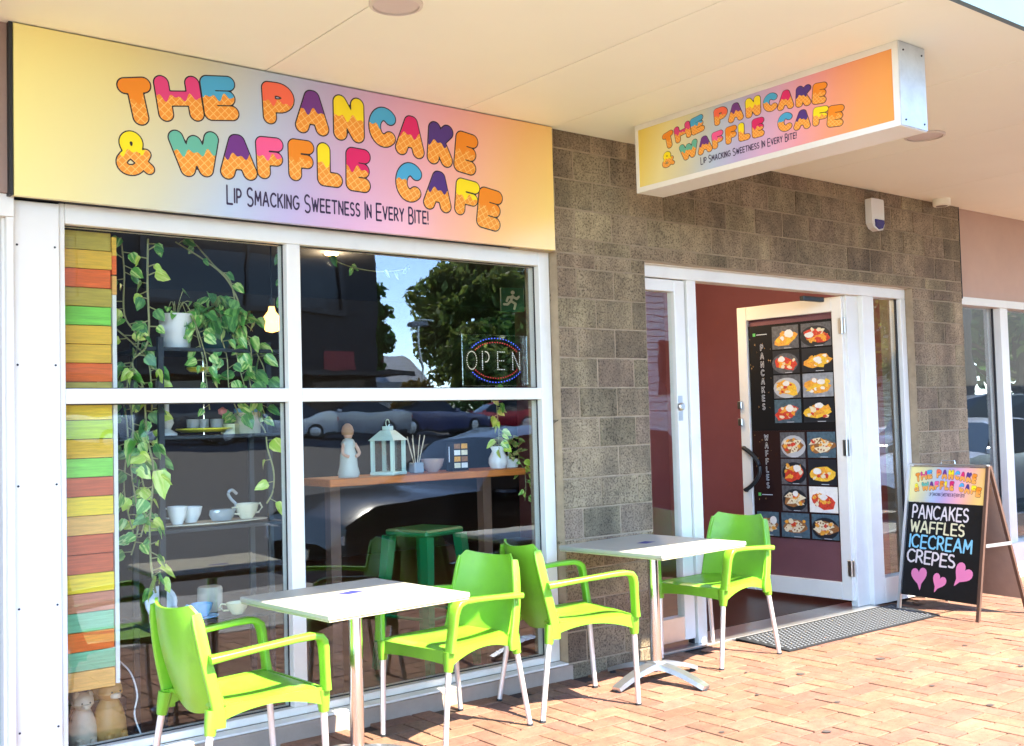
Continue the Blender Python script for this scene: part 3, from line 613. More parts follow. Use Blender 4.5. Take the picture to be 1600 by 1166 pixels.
# open door, hinged at the right, swung into the shop
HX, HY = 2.950, .125; ux, uy = -.055, .9985
dr = thing('entrance_door', 'white framed glass door standing open into the cafe with menu poster', 'door', (HX, HY, 0), math.atan2(uy, ux))
# local x runs from hinge to free edge, local y faces away from the camera side (-> +y = left/west face)
DW, DZ0, DZ1 = .965, .06, 2.345
def dbar(nm, x0, x1, z0, z1): return bx(nm, 'white_frame', dr, x0, x1, -.022, .022, z0, z1, .003)
dbar('stile', 0, .088, DZ0, DZ1); dbar('stile', DW-.09, DW, DZ0, DZ1); dbar('top_rail', .0885, DW-.0905, 2.235, DZ1); dbar('bottom_rail', .0885, DW-.0905, DZ0, .19)
bx('pane', 'glass_small', dr, .086, DW-.088, -.003, .003, .188, 2.237)
ps = bx('poster', 'poster_black', dr, .098, .868, .0045, .0060, 1.335, 2.185)
ps2 = bx('poster', 'poster_brown', dr, .098, .868, .0045, .0062, .49, 1.3345)
bx('backing_film', 'maroon', dr, .095, .872, -.009, -.005, .19, 2.235)
# photos on the poster: local +y face is seen mirrored in x (free edge is left in view)
def photo(par, xr, xl, z0, z1, kind, bgk):
    """photo rectangle in door coords; xr/xl distance from hinge"""
    y = .0068; w = abs(xl-xr); h = z1-z0; cx, cz = (xr+xl)/2, (z0+z1)/2
    f = bx('food_photo', bgk, par, min(xr, xl), max(xr, xl), y-.0004, y, z0, z1)
    rg = random.Random(int(xr*1000+z0*7777))
    def ell(nm, mat, ex, ez, rx, rz, lay, n=12, rag=0, rot=0):
        P = []
        for i in range(n):
            t = 6.2832*i/n; q = 1+rg.uniform(-rag, rag); a, b = rx*q*math.cos(t), rz*q*math.sin(t)
            P.append((cx+ex*w+(a*math.cos(rot)-b*math.sin(rot))*w, y+.0003*lay, cz+ez*h+(a*math.sin(rot)+b*math.cos(rot))*h))
        put(nm, flat(nm, P, [tuple(range(n-1, -1, -1))], mat), f)
    if rg.random() < .55: ell('plate', rg.choice(('plate_dark', 'plate_dark', 'food_rim')) if bgk != 'plate_dark' else 'plate_grey', rg.uniform(-.04, .04), -.06, .50, .44, 1, 18)
    pal = {'pancake': ('food_yellow', 'food_orange', 'food_cream', 'food_red'), 'berry': ('food_red', 'food_orange', 'food_cream', 'food_red'), 'waffle': ('food_brown', 'food_cream', 'food_orange', 'food_red'), 'crepe': ('food_orange', 'food_yellow', 'food_white', 'food_orange')}[kind]
    th = rg.uniform(-.6, .6)
    ell('food', pal[0], rg.uniform(-.05, .05), -.06, .44, .27, 2, 13, .16, th)
    for k in range(5 if kind == 'waffle' else 3):
        a = th+rg.uniform(-.5, .5); ex, ez = rg.uniform(-.24, .24), rg.uniform(-.2, .16); ell('food', 'food_cream' if kind == 'waffle' else pal[1], ex, ez, .24, .13, 3+k*.3, 4 if kind == 'waffle' else 3, .15, a)
        if kind == 'waffle':
            for q in (-.1, .0, .1): ell('food', 'food_brown', ex+q*math.cos(a), ez+q*math.sin(a), .035, .05, 3.15+k*.3, 4, .1, a)
    for k in range(11): ell('food', pal[1+k % 3], rg.uniform(-.33, .33), rg.uniform(-.26, .22), rg.uniform(.045, .10), rg.uniform(.05, .11), 5.2+.22*k, 7, .35, rg.uniform(-1, 1))
    if kind != 'waffle' or rg.random() < .4: ell('food', 'food_white', rg.uniform(-.25, .25), rg.uniform(.0, .28), rg.uniform(.11, .17), rg.uniform(.11, .17), 8, 10, .12)
    bx('caption', 'poster_text', f, cx-.22*w, cx+.05*w, y+.0003, y+.0007, z0+.004, z0+.008)
rows = [2.170, 2.005, 1.985, 1.815, 1.800, 1.610, 1.595, 1.40]
kinds = ['crepe', 'berry', 'berry', 'crepe', 'pancake', 'crepe', 'berry', 'pancake']
zz = 2.165
for r in range(4):
    for c in range(2):
        xr, xl = ((.395, .640), (.104, .372))[c]
        photo(ps, xr, xl, zz-.183, zz, kinds[r*2+c], ['plate_grey', 'plate_grey', 'plate_dark', 'plate_dark', 'plate_grey', 'plate_light', 'plate_blue', 'plate_dark'][r*2+c])
    zz -= .195
zz = 1.322
for r in range(3):
    for c in range(2):
        xr, xl = ((.375, .600), (.104, .352))[c]
        photo(ps2, xr, xl, zz-.198, zz, ['waffle', 'waffle', 'berry', 'pancake', 'waffle', 'berry'][r*2+c], ['plate_grey', 'plate_blue', 'plate_grey', 'plate_dark', 'plate_grey', 'food_white'][r*2+c])
    zz -= .21
for xr, xl in ((.640, .845), (.362, .615), (.104, .340)): photo(ps2, xr, xl, .500, .690, 'waffle', 'plate_blue')
def vtext(par, txt, x, z, h, step):
    for ch in txt:
        V, F, w = text_mesh(ch, 1, .125, 0); V = [(p[0]-w/2, p[1], 0) for p in V]
        # mirrored so that it reads on the +y face
        o = put('poster_letter', flat('poster_letter', V, F, 'poster_text'), par, (x, .0075, z), (rad(90), 0, rad(180)), (h*1.0, h, 1))
        V2, F2, _ = text_mesh(ch, 1, .055, 0); V2 = [(p[0]-w/2, p[1], 0) for p in V2]
        put('letter_core', flat('letter_core', V2, F2, 'poster_black'), o, (0, 0, .0006))
        z -= step
vtext(ps, 'PANCAKES', .742, 1.985, .043, .068); vtext(ps2, 'WAFFLES', .730, 1.262, .041, .0635)
for k in range(26):
    x, z = R_.uniform(.66, .86), R_.uniform(.75, 2.17); s_ = R_.uniform(.003, .010)
    par = ps if z > 1.34 else ps2
    put('star', flat('star', [(x+s_, .0072, z), (x+s_*.12, .0072, z+s_*.12), (x, .0072, z+s_*1.4), (x-s_*.12, .0072, z+s_*.12), (x-s_, .0072, z), (x-s_*.12, .0072, z-s_*.12), (x, .0072, z-s_*1.4), (x+s_*.12, .0072, z-s_*.12)], [tuple(range(8))], 'poster_star'), par)
for z, par in ((2.10, ps), (.815, ps2)):
    bx('logo_mark', 'logo_green', par, .800, .825, .0066, .0074, z, z+.025); bx('logo_line', 'poster_text', par, .690, .790, .0066, .0072, z+.008, z+.014)
hd = [(DW-.045, .022, 1.205), (DW-.045, .045, 1.205), (DW-.01, .075, 1.16), (DW+.0, .085, 1.10), (DW-.03, .085, 1.0), (DW-.045, .08, .93), (DW-.06, .05, .87), (DW-.06, .022, .86)]
hd = [(DW-.03, .022, 1.20), (DW-.04, .05, 1.20)]+[(DW-.05-.15*math.sin(math.pi*i/18)**.8, .06, 1.20-.34*i/18) for i in range(19)]+[(DW-.06, .05, .86), (DW-.04, .022, .86)]
MB().tube(hd, .017, 10).build('pull_handle', 'dark_metal', dr, True)
for z in (1.52, 1.38): bx('lock', 'steel', dr, DW-.03, DW+.012, .022, .045, z, z+.06, .004)
for z in (2.12, 1.20, .30):
    h_ = bx('hinge', 'steel', dr, -.028, .030, .0225, .030, z-.06, z+.06, .002); MB().tube([(-.004, .030, z-.062), (-.004, .030, z+.062)], .009, 8).build('knuckle', 'steel', h_, True)
bx('door_closer', 'dark_metal', df, 2.55, 2.80, .18, .22, 2.30, 2.335, .004)

# ------------------------------------------------------------------ light box
LX0, LX1, LY0, LY1, LZ0 = .378, .592, -.2975, -1.994, 2.764
lb = thing('light_box_sign', 'projecting light box cafe sign hung under the soffit', 'sign', (LX0, LY0, LZ0), rot=Matrix(((0, 0, -1), (-1, 0, 0), (0, 1, 0))).to_euler())
LW, LH = LY0-LY1, CZ-LZ0; T_ = LX1-LX0
gradient_mat('art_box', LW-.05, LH-.06, .3, True)
MB().box(0, LW, 0, LH-.001, -T_, -.006).build('box', 'white_panel', lb)
fr = MB().box(0, LW, 0, .030, -.0055, .006).box(0, LW, LH-.031, LH-.001, -.0055, .006).box(0, .022, .030, LH-.031, -.0055, .006).box(LW-.030, LW, .030, LH-.031, -.0055, .006)
fr.build('face_frame', 'white_frame', lb)
fc = MB().box(0, LW-.052, 0, LH-.061, -.005, 0).build('face', 'art_box', lb, loc=(.022, .030, .002)); artwork(fc, LW-.052, LH-.061, kx=1.0, ky=.98, cx=.47, cy=.49)
bx('end_cap', 'cap_metal', lb, LW+.001, LW+.006, .004, LH-.002, -T_+.003, .004)
for v in (.03, LH-.04):
    for d in (-.03, -T_+.03): MB().lathe([(0, 0), (.005, 0), (.004, .004), (0, .004)], k=8).build('rivet', 'gasket', lb, loc=(LW+.006, v, d), rot=(0, rad(90), 0))
# alarm siren box
al = thing('alarm_box', 'white alarm siren box with blue strobe high on the block wall', 'alarm', (3.10, -.004, 2.835))
P = [(0, .055), (.03, .02), (.085, 0), (.14, .01), (.165, .05), (.165, .235), (.155, .245), (.012, .245), (0, .235)]
P = [(x, z) for x, z in P]
MB().prism(P, -.055, 0).build('case', 'alarm_white', al); MB().prism([(.035, .085), (.04, .035), (.085, .012), (.13, .022), (.152, .06), (.150, .085)], -.064, -.0551).build('strobe', 'alarm_blue', al)

# ================================================================== FURNITURE
def rrect(w, h, n=3, r=None):
    r = r or min(w, h)*.35; P = []
    for cx, cy, a0 in ((w/2-r, h/2-r, 0), (-w/2+r, h/2-r, 90), (-w/2+r, -h/2+r, 180), (w/2-r, -h/2+r, 270)):
        for i in range(n+1): a = rad(a0+90*i/n); P.append((cx+r*math.cos(a), cy+r*math.sin(a)))
    return P
def make_chair(label):
    """resin armchair facing +x, origin on the ground"""
    t = thing('armchair', label, 'chair', group='lime green armchairs at the cafe tables')
    gm = 'chair_green'
    # seat shell with rolled edges
    def seat(u, v):
        x = -.205+.455*u; s = 2*v-1; hw = .195+.035*u; y = s*hw
        z = .455-.014*math.sin(math.pi*min(1, u*1.05))*(1-s*s)-.02*max(0, (u-.86)/.14)**2-.008*max(0, (abs(s)-.9)/.1)**2
        return (x, y, z)
    MB().sheet(seat, 16, 14, .014, lambda u, v: (0, 0, -1)).build('seat', gm, t, True)
    # aprons
    def lower(u): return .392+.035*math.sin(math.pi*u)          # arched bottom line
    for s in (-1, 1):
        def side(u, v, s=s): 
            x = -.225+.470*u; zb = .372+.052*math.sin(math.pi*u)**.8 if 0 < u < 1 else .372
            return (x, s*(.197+.036*u+.006), zb+(.449-zb)*v)
        MB().sheet(side, 16, 3, .012, lambda u, v, s=s: (0, -s, 0)).build('side_apron', gm, t, True)
    def front(u, v):
        s = 2*u-1; zb = .378+.014*(1-s*s); return (.246+.010*(1-s*s), s*.232, zb+(.443-zb)*v)
    MB().sheet(front, 12, 3, .012, lambda u, v: (-1, 0, 0)).build('front_apron', gm, t, True)
    # backrest shell: wraps at the sides, leans back, scooped upper corners, rounded bottom
    def back(u, v):
        s = 2*u-1; zt = .802+.022*s*s-.03*max(0, (abs(s)-.9)/.1)**2; zb = .395+.055*s*s
        z = zb+(zt-zb)*v; q = (z-.40)/.42
        hw = .212+.012*math.sin(math.pi*min(1, max(0, q))*.9)-.048*max(0, q)**1.3
        x = -.200-.105*max(0, q)**1.2+.052*s*s-.022*math.sin(math.pi*max(0, q))+.05*max(0, .16-q)
        return (x, s*hw, z)
    MB().sheet(back, 18, 18, .012, lambda u, v: (-1, 0, 0)).build('backrest', gm, t, True)
    # side uprights from the rear sockets to the back corners
    for s in (-1, 1):
        pth = []
        for i in range(11):
            v = i/10; z = .375+.415*v; q = (z-.40)/.42; hw = .218+.012*math.sin(math.pi*min(1, max(0, q))*.9)-.048*max(0, q)**1.3
            pth.append((-.162-.105*max(0, q)**1.2-.022*math.sin(math.pi*max(0, min(1, q))) - .036*(1-v)**2, s*hw, z))
        MB().sweep(pth, rrect(.024, .046), up=(1, 0, 0), scale=[1.15]*2+[1]*8+[.8]).build('upright', gm, t, True)
    # armrests
    for s in (-1, 1):
        p = [(-.235, s*.232, .628), (-.15, s*.243, .636), (-.03, s*.252, .646), (.10, s*.256, .655), (.175, s*.256, .657), (.205, s*.255, .650), (.222, s*.253, .633), (.229, s*.250, .605), (.234, s*.246, .55), (.240, s*.240, .49), (.244, s*.236, .44)]
        MB().sweep(p, rrect(.050, .026, 3, .008), up=(-.35, 0, 1) , scale=[1.1, .92, .85, .9, 1.0, 1.12, 1.15, 1.08, 1.0, 1.0, 1.1]).build('armrest', gm, t, True)
    # sockets and legs
    for fx, fy, tx, ty in ((.262, .208, .238, .222), (-.285, .235, -.215, .205)):
        for s in (-1, 1):
            top = Vector((tx, s*ty, .44)); foot = Vector((fx, s*fy, 0)); d = foot-top
            so = MB().sweep([top, top+d*.12, top+d*.20], rrect(.044, .044), scale=[1.12, 1.0, .82]).build('leg_socket', gm, t, True)
            lg = MB().tube([top+d*.15, top+d*.985], .0135, 12, [1.05, .92]).build('leg', 'alu_leg', t, True)
            MB().tube([top+d*.978, foot], .0150, 12).build('foot_cap', 'rubber', lg)
    return t
ch = make_chair('lime green armchair nearest the camera at the left end of the first table')
ch.location = (-2.27, -.66, 0); ch.rotation_euler[2] = rad(3)
def chair_at(x, y, a, lab, s=1):
    c = copy_tree(ch); c.location = (x, y, 0); c.rotation_euler[2] = rad(a); c.scale = (s, s, s); c['label'] = lab; return c
chair_at(-1.085, -.41, 190, 'lime green armchair between the first table and the window jamb, facing left')
chair_at(-.35, -.42, -12, 'lime green armchair facing right, left of the second table', 1.04)
chair_at(1.0, -.235, 186, 'lime green armchair in front of the doorway beside the mat', 1.04)

def make_table(label, side):
    t = thing('cafe_table', label, 'table', group='square cafe tables'); h = side/2
    tp = MB().box(-h, h, -h, h, .722, .746, .005).build('tabletop', 'table_top', t); MB().box(-h+.004, h-.004, -h+.004, h-.004, .716, .7215, .002).build('under_edge', 'table_edge', tp)
    put('decal', flat('decal', [(-.05, -.03, .7465), (.05, -.035, .7465), (.045, .03, .7465), (-.055, .028, .7465)], [(0, 1, 2, 3)], 'blue_decal'), tp, (.02, .06, 0), (0, 0, .2))
    MB().tube([(0, 0, .095), (0, 0, .690)], .030, 20).build('pole', 'chrome', t, True)
    MB().box(-.11, .11, -.11, .11, .690, .7155, .006).build('bracket', 'cast_alu', t)
    MB().box(-.040, .040, -.040, .040, .060, .110, .006).build('collar', 'cast_alu', t)
    for k in range(4):
        a = math.pi/2*k; c, s_ = math.cos(a), math.sin(a); P = []
        for i in range(9):
            u = i/8; r = .035+.285*u; z = .088-.070*u**1.6; P.append((c*r, s_*r, z))
        f = MB().sweep(P, [(.036, -.014), (.030, .012), (-.030, .012), (-.036, -.014)], scale=[1.05, 1, .98, .95, .92, .9, .88, .86, .8]).build('foot', 'cast_alu', t, False)
        MB().lathe([(0, 0), (.018, 0), (.016, .010), (0, .010)], (c*.305, s_*.305, 0), 12).build('glide', 'rubber', f)
    return t
tb = make_table('white square cafe table in front of the big window, between two chairs', .70); tb.location = (-1.74, -.64, 0); tb.rotation_euler[2] = rad(4)
t2 = copy_tree(tb); t2.location = (.30, -.40, 0); t2.rotation_euler[2] = rad(5); t2.scale = (1.06, 1.06, 1.02); t2['label'] = 'white square cafe table in front of the block pier, near the doorway'

# ------------------------------------------------------------------ door mat
mt = thing('door_mat', 'grey ribbed rubber mat on the pavers at the doorway', 'mat')
mq = [(1.47, .02), (3.28, .02), (3.10, -.47), (1.40, -.46)]
mb = MB(); n = 4; mb.add([(x, y, .004) for x, y in mq]+[(x, y, .010) for x, y in mq], [(0, 1, 2, 3), (7, 6, 5, 4), (0, 4, 5, 1), (1, 5, 6, 2), (2, 6, 7, 3), (3, 7, 4, 0)]); mb.build('base', 'mat_rubber', mt)
bm_ = MB()
def quad(u, v): a = Vector(mq[3]).lerp(Vector(mq[2]), u); b = Vector(mq[0]).lerp(Vector(mq[1]), u); return a.lerp(b, v)
for i in range(44):
    for j in range(12):
        c = quad(.03+.94*(i+.5*(j % 2))/44, .07+.86*j/11.3); r = .0125
        bm_.add([(c.x-r, c.y, .0100), (c.x, c.y-r, .0100), (c.x+r, c.y, .0100), (c.x, c.y+r, .0100), (c.x-r*.6, c.y, .0135), (c.x, c.y-r*.6, .0135), (c.x+r*.6, c.y, .0135), (c.x, c.y+r*.6, .0135)], [(4, 5, 6, 7), (0, 1, 5, 4), (1, 2, 6, 5), (2, 3, 7, 6), (3, 0, 4, 7)])
o = bm_.build('rubber_studs', 'mat_dot', mt); o['kind'] = 'stuff'

# ------------------------------------------------------------------ A-frame board
af = thing('sandwich_board', 'chalk A-frame board with cafe header listing pancakes and waffles', 'sandwich board', (3.10, -.445, 0), rad(-90-7))
# local: x = along the board to the viewer's right, y = depth away from the viewer, z up
BW, BH, BT, SP, SR = .66, 1.06, .33, .20, .36
lean = math.atan2(SP, BH); SLT = BH/math.cos(lean)
def face(side):
    e = put('front_panel' if side < 0 else 'rear_panel', None, af)
    return e
# front assembly is tilted: local panel frame has x right, y up the slope, z toward the viewer
fp = MB().box(-BW/2+.012, BW/2-.012, .115, .800, -.008, 0).build('chalk_panel', 'chalk_black', af)
ptilt = rad(90)-lean
fp.rotation_euler = (ptilt, 0, 0)
hp = MB().box(0, BW-.024, 0, SLT-.803-.012, -.008, 0).build('header_panel', gradient_mat('art_board', BW-.024, SLT-.81, .3) and 'art_board', af)
hp.rotation_euler = (ptilt, 0, 0); hp.location = (-BW/2+.012, .803*math.sin(lean), .803*math.cos(lean))
artwork(hp, BW-.024, SLT-.815, kx=1.22, ky=.88, cx=.50, cy=.52)
def chalk(txt, x, y, h, w, mat):
    V, F, tw = text_mesh(txt, 1, .075, gap=.20, jit=.035, wob=.022)
    S = w/tw
    put('chalk_text', flat('chalk_text', V, F, mat), fp, (x, y, .0015), (0, 0, rad(-1.5)), (S, h, 1))
chalk('PANCAKES', -.275, .690, .090, .47, 'chalk_white'); chalk('WAFFLES', -.280, .585, .080, .45, 'chalk_yellow'); chalk('ICECREAM', -.280, .472, .090, .52, 'chalk_blue'); chalk('CREPES', -.290, .360, .088, .40, 'chalk_white')
def heart(x, y, s, a):
    P = []
    for i in range(28):
        q = 6.2832*i/28; P.append((.8*math.sin(q)**3*s, (.75*math.cos(q)-.30*math.cos(2*q)-.12*math.cos(3*q)-.05*math.cos(4*q))*s))
    P = [(px, py-(.25*s if py < -.75*s else 0)) for px, py in P]
    put('chalk_heart', flat('chalk_heart', [(px, py, 0) for px, py in P], [tuple(range(28))], 'chalk_pink'), fp, (x, y, .0015), (0, 0, rad(a)))
heart(-.175, .262, .085, 8); heart(-.005, .240, .072, -22); heart(.185, .315, .092, -35)
for s in (-1, 1):
    for d in (-1, 1):
        foot = Vector((s*BW/2, SP if d > 0 else -0.0, 0)); foot.y = 0 if d < 0 else SP+SR; top = Vector((s*BW/2, SP-.008 if d < 0 else SP+.008, BH))
        MB().sweep([foot, top], [(-.012, -.010), (.012, -.010), (.012, .010), (-.012, .010)], up=(0, 1, 0)).build('leg', 'leg_wood' if s > 0 else 'alu', af)
lean2 = math.atan2(SR, BH); rp = MB().box(-BW/2+.012, BW/2-.012, .115, BH/math.cos(lean2)-.012, 0, .008).build('rear_panel', 'hardboard', af); rp.rotation_euler = (rad(90)+lean2, 0, 0); rp.location = (0, SP+SR, 0)
bx('top_rail', 'alu', af, -BW/2, BW/2, SP-.016, SP+.016, BH-.004, BH+.010, .003)
MB().tube([(-.06, SP, BH+.005), (-.055, SP, BH+.035), (.055, SP, BH+.035), (.06, SP, BH+.005)], .004, 6).build('handle', 'steel', af)
bx('brace', 'alu', af, BW/2+.013, BW/2+.017, .105, SP+SR-.170, .50, .525)

# ================================================================== WINDOW DISPLAY (inside the glass)
# coloured plank panel with white edge strip
pk = thing('plank_panel', 'stack of brightly painted planks behind the left edge of the window', 'panel')
seq = ['olive', 'mustard', 'orange', 'olive', 'green', 'mustard', 'mustard', 'orange', 'olive', 'yellow', 'lime', 'mustard', 'green', 'red', 'yellow', 'tan', 'red', 'red', 'yellow', 'rose', 'teal', 'orange', 'teal', 'tan', 'tan', 'rose', 'teal', 'olive', 'red']
z = 2.352
for i, s_ in enumerate(seq):
    h = .0835
    if z < .40: break
    bx('plank', 'plank_'+s_, pk, -2.712, -2.482+R_.uniform(-.003, .003), .170+R_.uniform(0, .004), .190, z-h+.0025, z, .002); z -= h
bx('edge_strip', 'white_frame', pk, -2.479, -2.462, .168, .192, .36, 2.075)
for zz_, mt_ in ((2.075, 'tan'), (2.165, 'orange'), (2.25, 'mustard')): bx('edge_block', 'plank_'+mt_, pk, -2.479, -2.460, .168, .192, zz_+.002, zz_+.086)

leafm = {}
def leaf_mesh(mat):
    k = R_.randint(0, 3)
    if (mat, k) in leafm: return leafm[mat, k]
    fold, droop, wd = ((.06, .10, 1), (.16, .28, .9), (-.06, .20, 1.1), (.22, .05, .8))[k]
    L_ = [(0, 0, 0), (.04, .26*wd, fold*.7), (.26, .42*wd, fold), (.60, .34*wd, fold*.6-droop*.3), (.86, .14*wd, -droop*.65), (1.04, .02, -droop), (.86, -.16*wd, -droop*.65), (.60, -.33*wd, fold*.5-droop*.3), (.26, -.40*wd, fold*.9), (.04, -.26*wd, fold*.7), (.28, 0, -.02), (.60, 0, -droop*.3)]
    F = [(0, 10, 2, 1), (10, 11, 3, 2), (11, 5, 4, 3), (0, 9, 8, 10), (10, 8, 7, 11), (11, 7, 6, 5)]
    me = flat('leaf', L_, F, mat)
    for p in me.polygons: p.use_smooth = True
    leafm[mat, k] = me; return me
def leaf(par, p, size, yaw, pitch, roll, mat='leaf'):
    put('leaf', leaf_mesh(mat), par, p, (roll, pitch, yaw), size)
def curve_pts(pts, n=6):
    P = [Vector(p) for p in pts]; out = []
    for i in range(len(P)-1):
        a, b, c, d = P[max(i-1, 0)], P[i], P[i+1], P[min(i+2, len(P)-1)]
        for k in range(n):
            t = k/n; out.append(.5*((2*b)+(-a+c)*t+(2*a-5*b+4*c-d)*t*t+(-a+3*b-3*c+d)*t**3))
    return out+[P[-1]]
def vine(par, pts, every, size, mats=('leaf',), r=.0035, spread=1., start=0):
    c = curve_pts(pts); MB().tube(c, r, 6).build('vine', 'vine_stem', par, True); L_ = 0; nxt = start
    for a, b in zip(c, c[1:]):
        L_ += (b-a).length
        if L_ >= nxt:
            nxt += every*R_.uniform(.6, 1.4); s = size*R_.uniform(.65, 1.2); yaw = R_.choice((R_.uniform(-60, 20), R_.uniform(160, 240)))
            off = Vector((math.cos(rad(yaw)), math.sin(rad(yaw)), 0))*.025*spread; off.z = R_.uniform(-.02, .02)
            MB().tube([b, b+off], r*.6, 4).build('petiole', 'vine_stem', par)
            leaf(par, b+off, s, rad(yaw), rad(R_.uniform(15, 70)), rad(R_.choice((-1, 1))*R_.uniform(40, 85)), R_.choice(mats))
def LX(x): return -2.19+(x-253)*.00312
def LZ(y): return 2.027-(y-488)*.00296
# long trailing pothos in the left corner
v1 = thing('trailing_pothos', 'long pothos vines hanging beside the painted planks', 'plant')
vine(v1, [(-2.28, .27, 2.36), (-2.285, .27, 2.15), (-2.28, .27, 1.95), (-2.30, .26, 1.85), (-2.36, .27, 1.78), (-2.31, .27, 1.66), (-2.30, .26, 1.45), (-2.27, .26, 1.28), (-2.29, .26, 1.05), (-2.29, .25, .85), (-2.27, .25, .72)], .038, .070, ('leaf', 'leaf_lime', 'leaf_dark'), .005, 1.4)
vine(v1, [(-2.40, .29, 2.36), (-2.385, .29, 2.2), (-2.39, .28, 2.0), (-2.33, .27, 1.88), (-2.38, .28, 1.7), (-2.36, .27, 1.5), (-2.37, .27, 1.3), (-2.34, .27, 1.05), (-2.37, .28, .9)], .045, .064, ('leaf_dark', 'leaf', 'leaf_lime'), .004, 1.4)
vine(v1, [(-2.44, .30, 1.95), (-2.36, .29, 1.88), (-2.29, .28, 1.80), (-2.27, .28, 1.70), (-2.27, .29, 1.5), (-2.33, .28, 1.35), (-2.30, .27, 1.12), (-2.33, .27, .98)], .036, .066, ('leaf', 'leaf_lime', 'leaf_dark'), .004, 1.4)
vine(v1, [(-2.42, .30, 1.75), (-2.40, .29, 1.62), (-2.38, .28, 1.45), (-2.40, .28, 1.2), (-2.36, .28, 1.0)], .05, .085, ('leaf_dark', 'leaf'), .004, 1.4)
leaf(v1, (-2.26, .24, 1.28), .135, rad(-70), rad(70), rad(20), 'leaf_lime'); leaf(v1, (-2.28, .24, .80), .12, rad(200), rad(60), rad(30), 'leaf_lime'); leaf(v1, (-2.35, .25, 1.42), .13, rad(190), rad(55), rad(60), 'leaf')
# shelf rack
rk = thing('shelf_rack', 'dark metal display shelves standing behind the left pane', 'shelf')
for x, y in ((-2.235, .255), (-1.625, .40), (-2.235, .62), (-1.625, .62)):
    bx('post', 'dark_metal', rk, x-.013, x+.013, y-.013, y+.013, .013, 1.90)
for z in (1.855, 1.438, 1.000, .560): bx('shelf', 'dark_metal', rk, -2.30, -1.60, .27, .66, z-.018, z, .002)
# pots and plants
def pot(name, label, x, y, z, r, h, mat, leaves, spread, mats, size, cat='plant', trail=()):
    t = thing(name, label, cat, (x, y, z))
    MB().lathe([(0, 0), (r*.78, 0), (r*.82, .01), (r, h*.97), (r*1.03, h), (r*.93, h), (r*.90, h*.9), (0, h*.88)], k=24).build('pot', mat, t, True)
    for k in range(leaves):
        a = R_.uniform(0, 6.28); q = R_.uniform(.1, 1)**.6; p = Vector((math.cos(a)*q*spread, -abs(math.sin(a))*q*spread*.45-.03, h+R_.uniform(-.07, .16)*(1.25-q)))
        MB().tube(curve_pts([(0, 0, h*.9), (p.x*.5, p.y*.5, h+.06), p], 3), .002, 4).build('stem', 'vine_stem', t)
        leaf(t, p, size*R_.uniform(.7, 1.25), rad(-90)+R_.gauss(0, .8), rad(R_.uniform(15, 75)), rad(R_.uniform(-45, 45)), R_.choice(mats))
    for tr in trail: vine(t, tr, .045, size, mats, .003, 1.2, .05)
    return t
pot('potted_pothos', 'white pot with small pothos on the top display shelf', -2.11, .38, 1.857, .082, .165, 'white_ceramic', 7, .09, ('leaf',), .06, trail=([(.05, -.08, .16), (.08, -.12, .02), (.10, -.13, -.10), (.06, -.14, -.22)], [(.06, -.07, .14), (.09, -.11, -.06), (.10, -.13, -.2), (.11, -.13, -.30)]))
pot('bushy_pothos', 'bushy variegated pothos in a dark teal pot on the top shelf', -1.90, .40, 1.857, .085, .14, 'teal_pot', 70, .20, ('leaf', 'leaf', 'leaf_dark'), .078, trail=([(.08, -.09, .12), (.12, -.14, .0), (.11, -.14, -.15), (.14, -.15, -.28)], [(-.02, -.08, .1), (.0, -.13, -.05), (.0, -.15, -.2), (.05, -.15, -.33)], [(.14, -.06, .06), (.17, -.12, -.04), (.20, -.12, -.12), (.18, -.12, -.26), (.2, -.12, -.33)], [(.05, -.08, .1), (.06, -.14, -.1), (.1, -.15, -.25)]))
v2 = thing('dangling_vine', 'thin pale vine dangling in front of the right shelf post', 'plant')
vine(v2, [(-1.72, .30, 1.66), (-1.73, .29, 1.52), (-1.70, .28, 1.44), (-1.69, .28, 1.36), (-1.66, .28, 1.25), (-1.665, .28, 1.15), (-1.70, .28, 1.09)], .10, .075, ('leaf_lime', 'leaf'), .004, 1.3)
v3 = thing('ceiling_sprigs', 'bare pothos stems arching along the top of the left pane', 'plant')
vine(v3, [(-2.10, .40, 2.38), (-1.98, .36, 2.30), (-1.88, .34, 2.22), (-1.82, .33, 2.12), (-1.80, .34, 2.05)], .14, .06, ('leaf_dark', 'leaf'), .004)
vine(v3, [(-2.00, .40, 2.38), (-1.92, .36, 2.27), (-1.85, .34, 2.2), (-1.82, .34, 2.08)], .16, .06, ('leaf_dark',), .004)
vine(v3, [(-1.56, .30, 2.35), (-1.575, .28, 2.22), (-1.565, .28, 2.12), (-1.55, .28, 2.0)], .12, .06, ('leaf_dark',), .004)
vine(v3, [(-1.30, .4, 2.38), (-1.15, .4, 2.33), (-.95, .4, 2.31), (-.75, .4, 2.34)], .12, .07, ('leaf_dark', 'leaf'), .003)
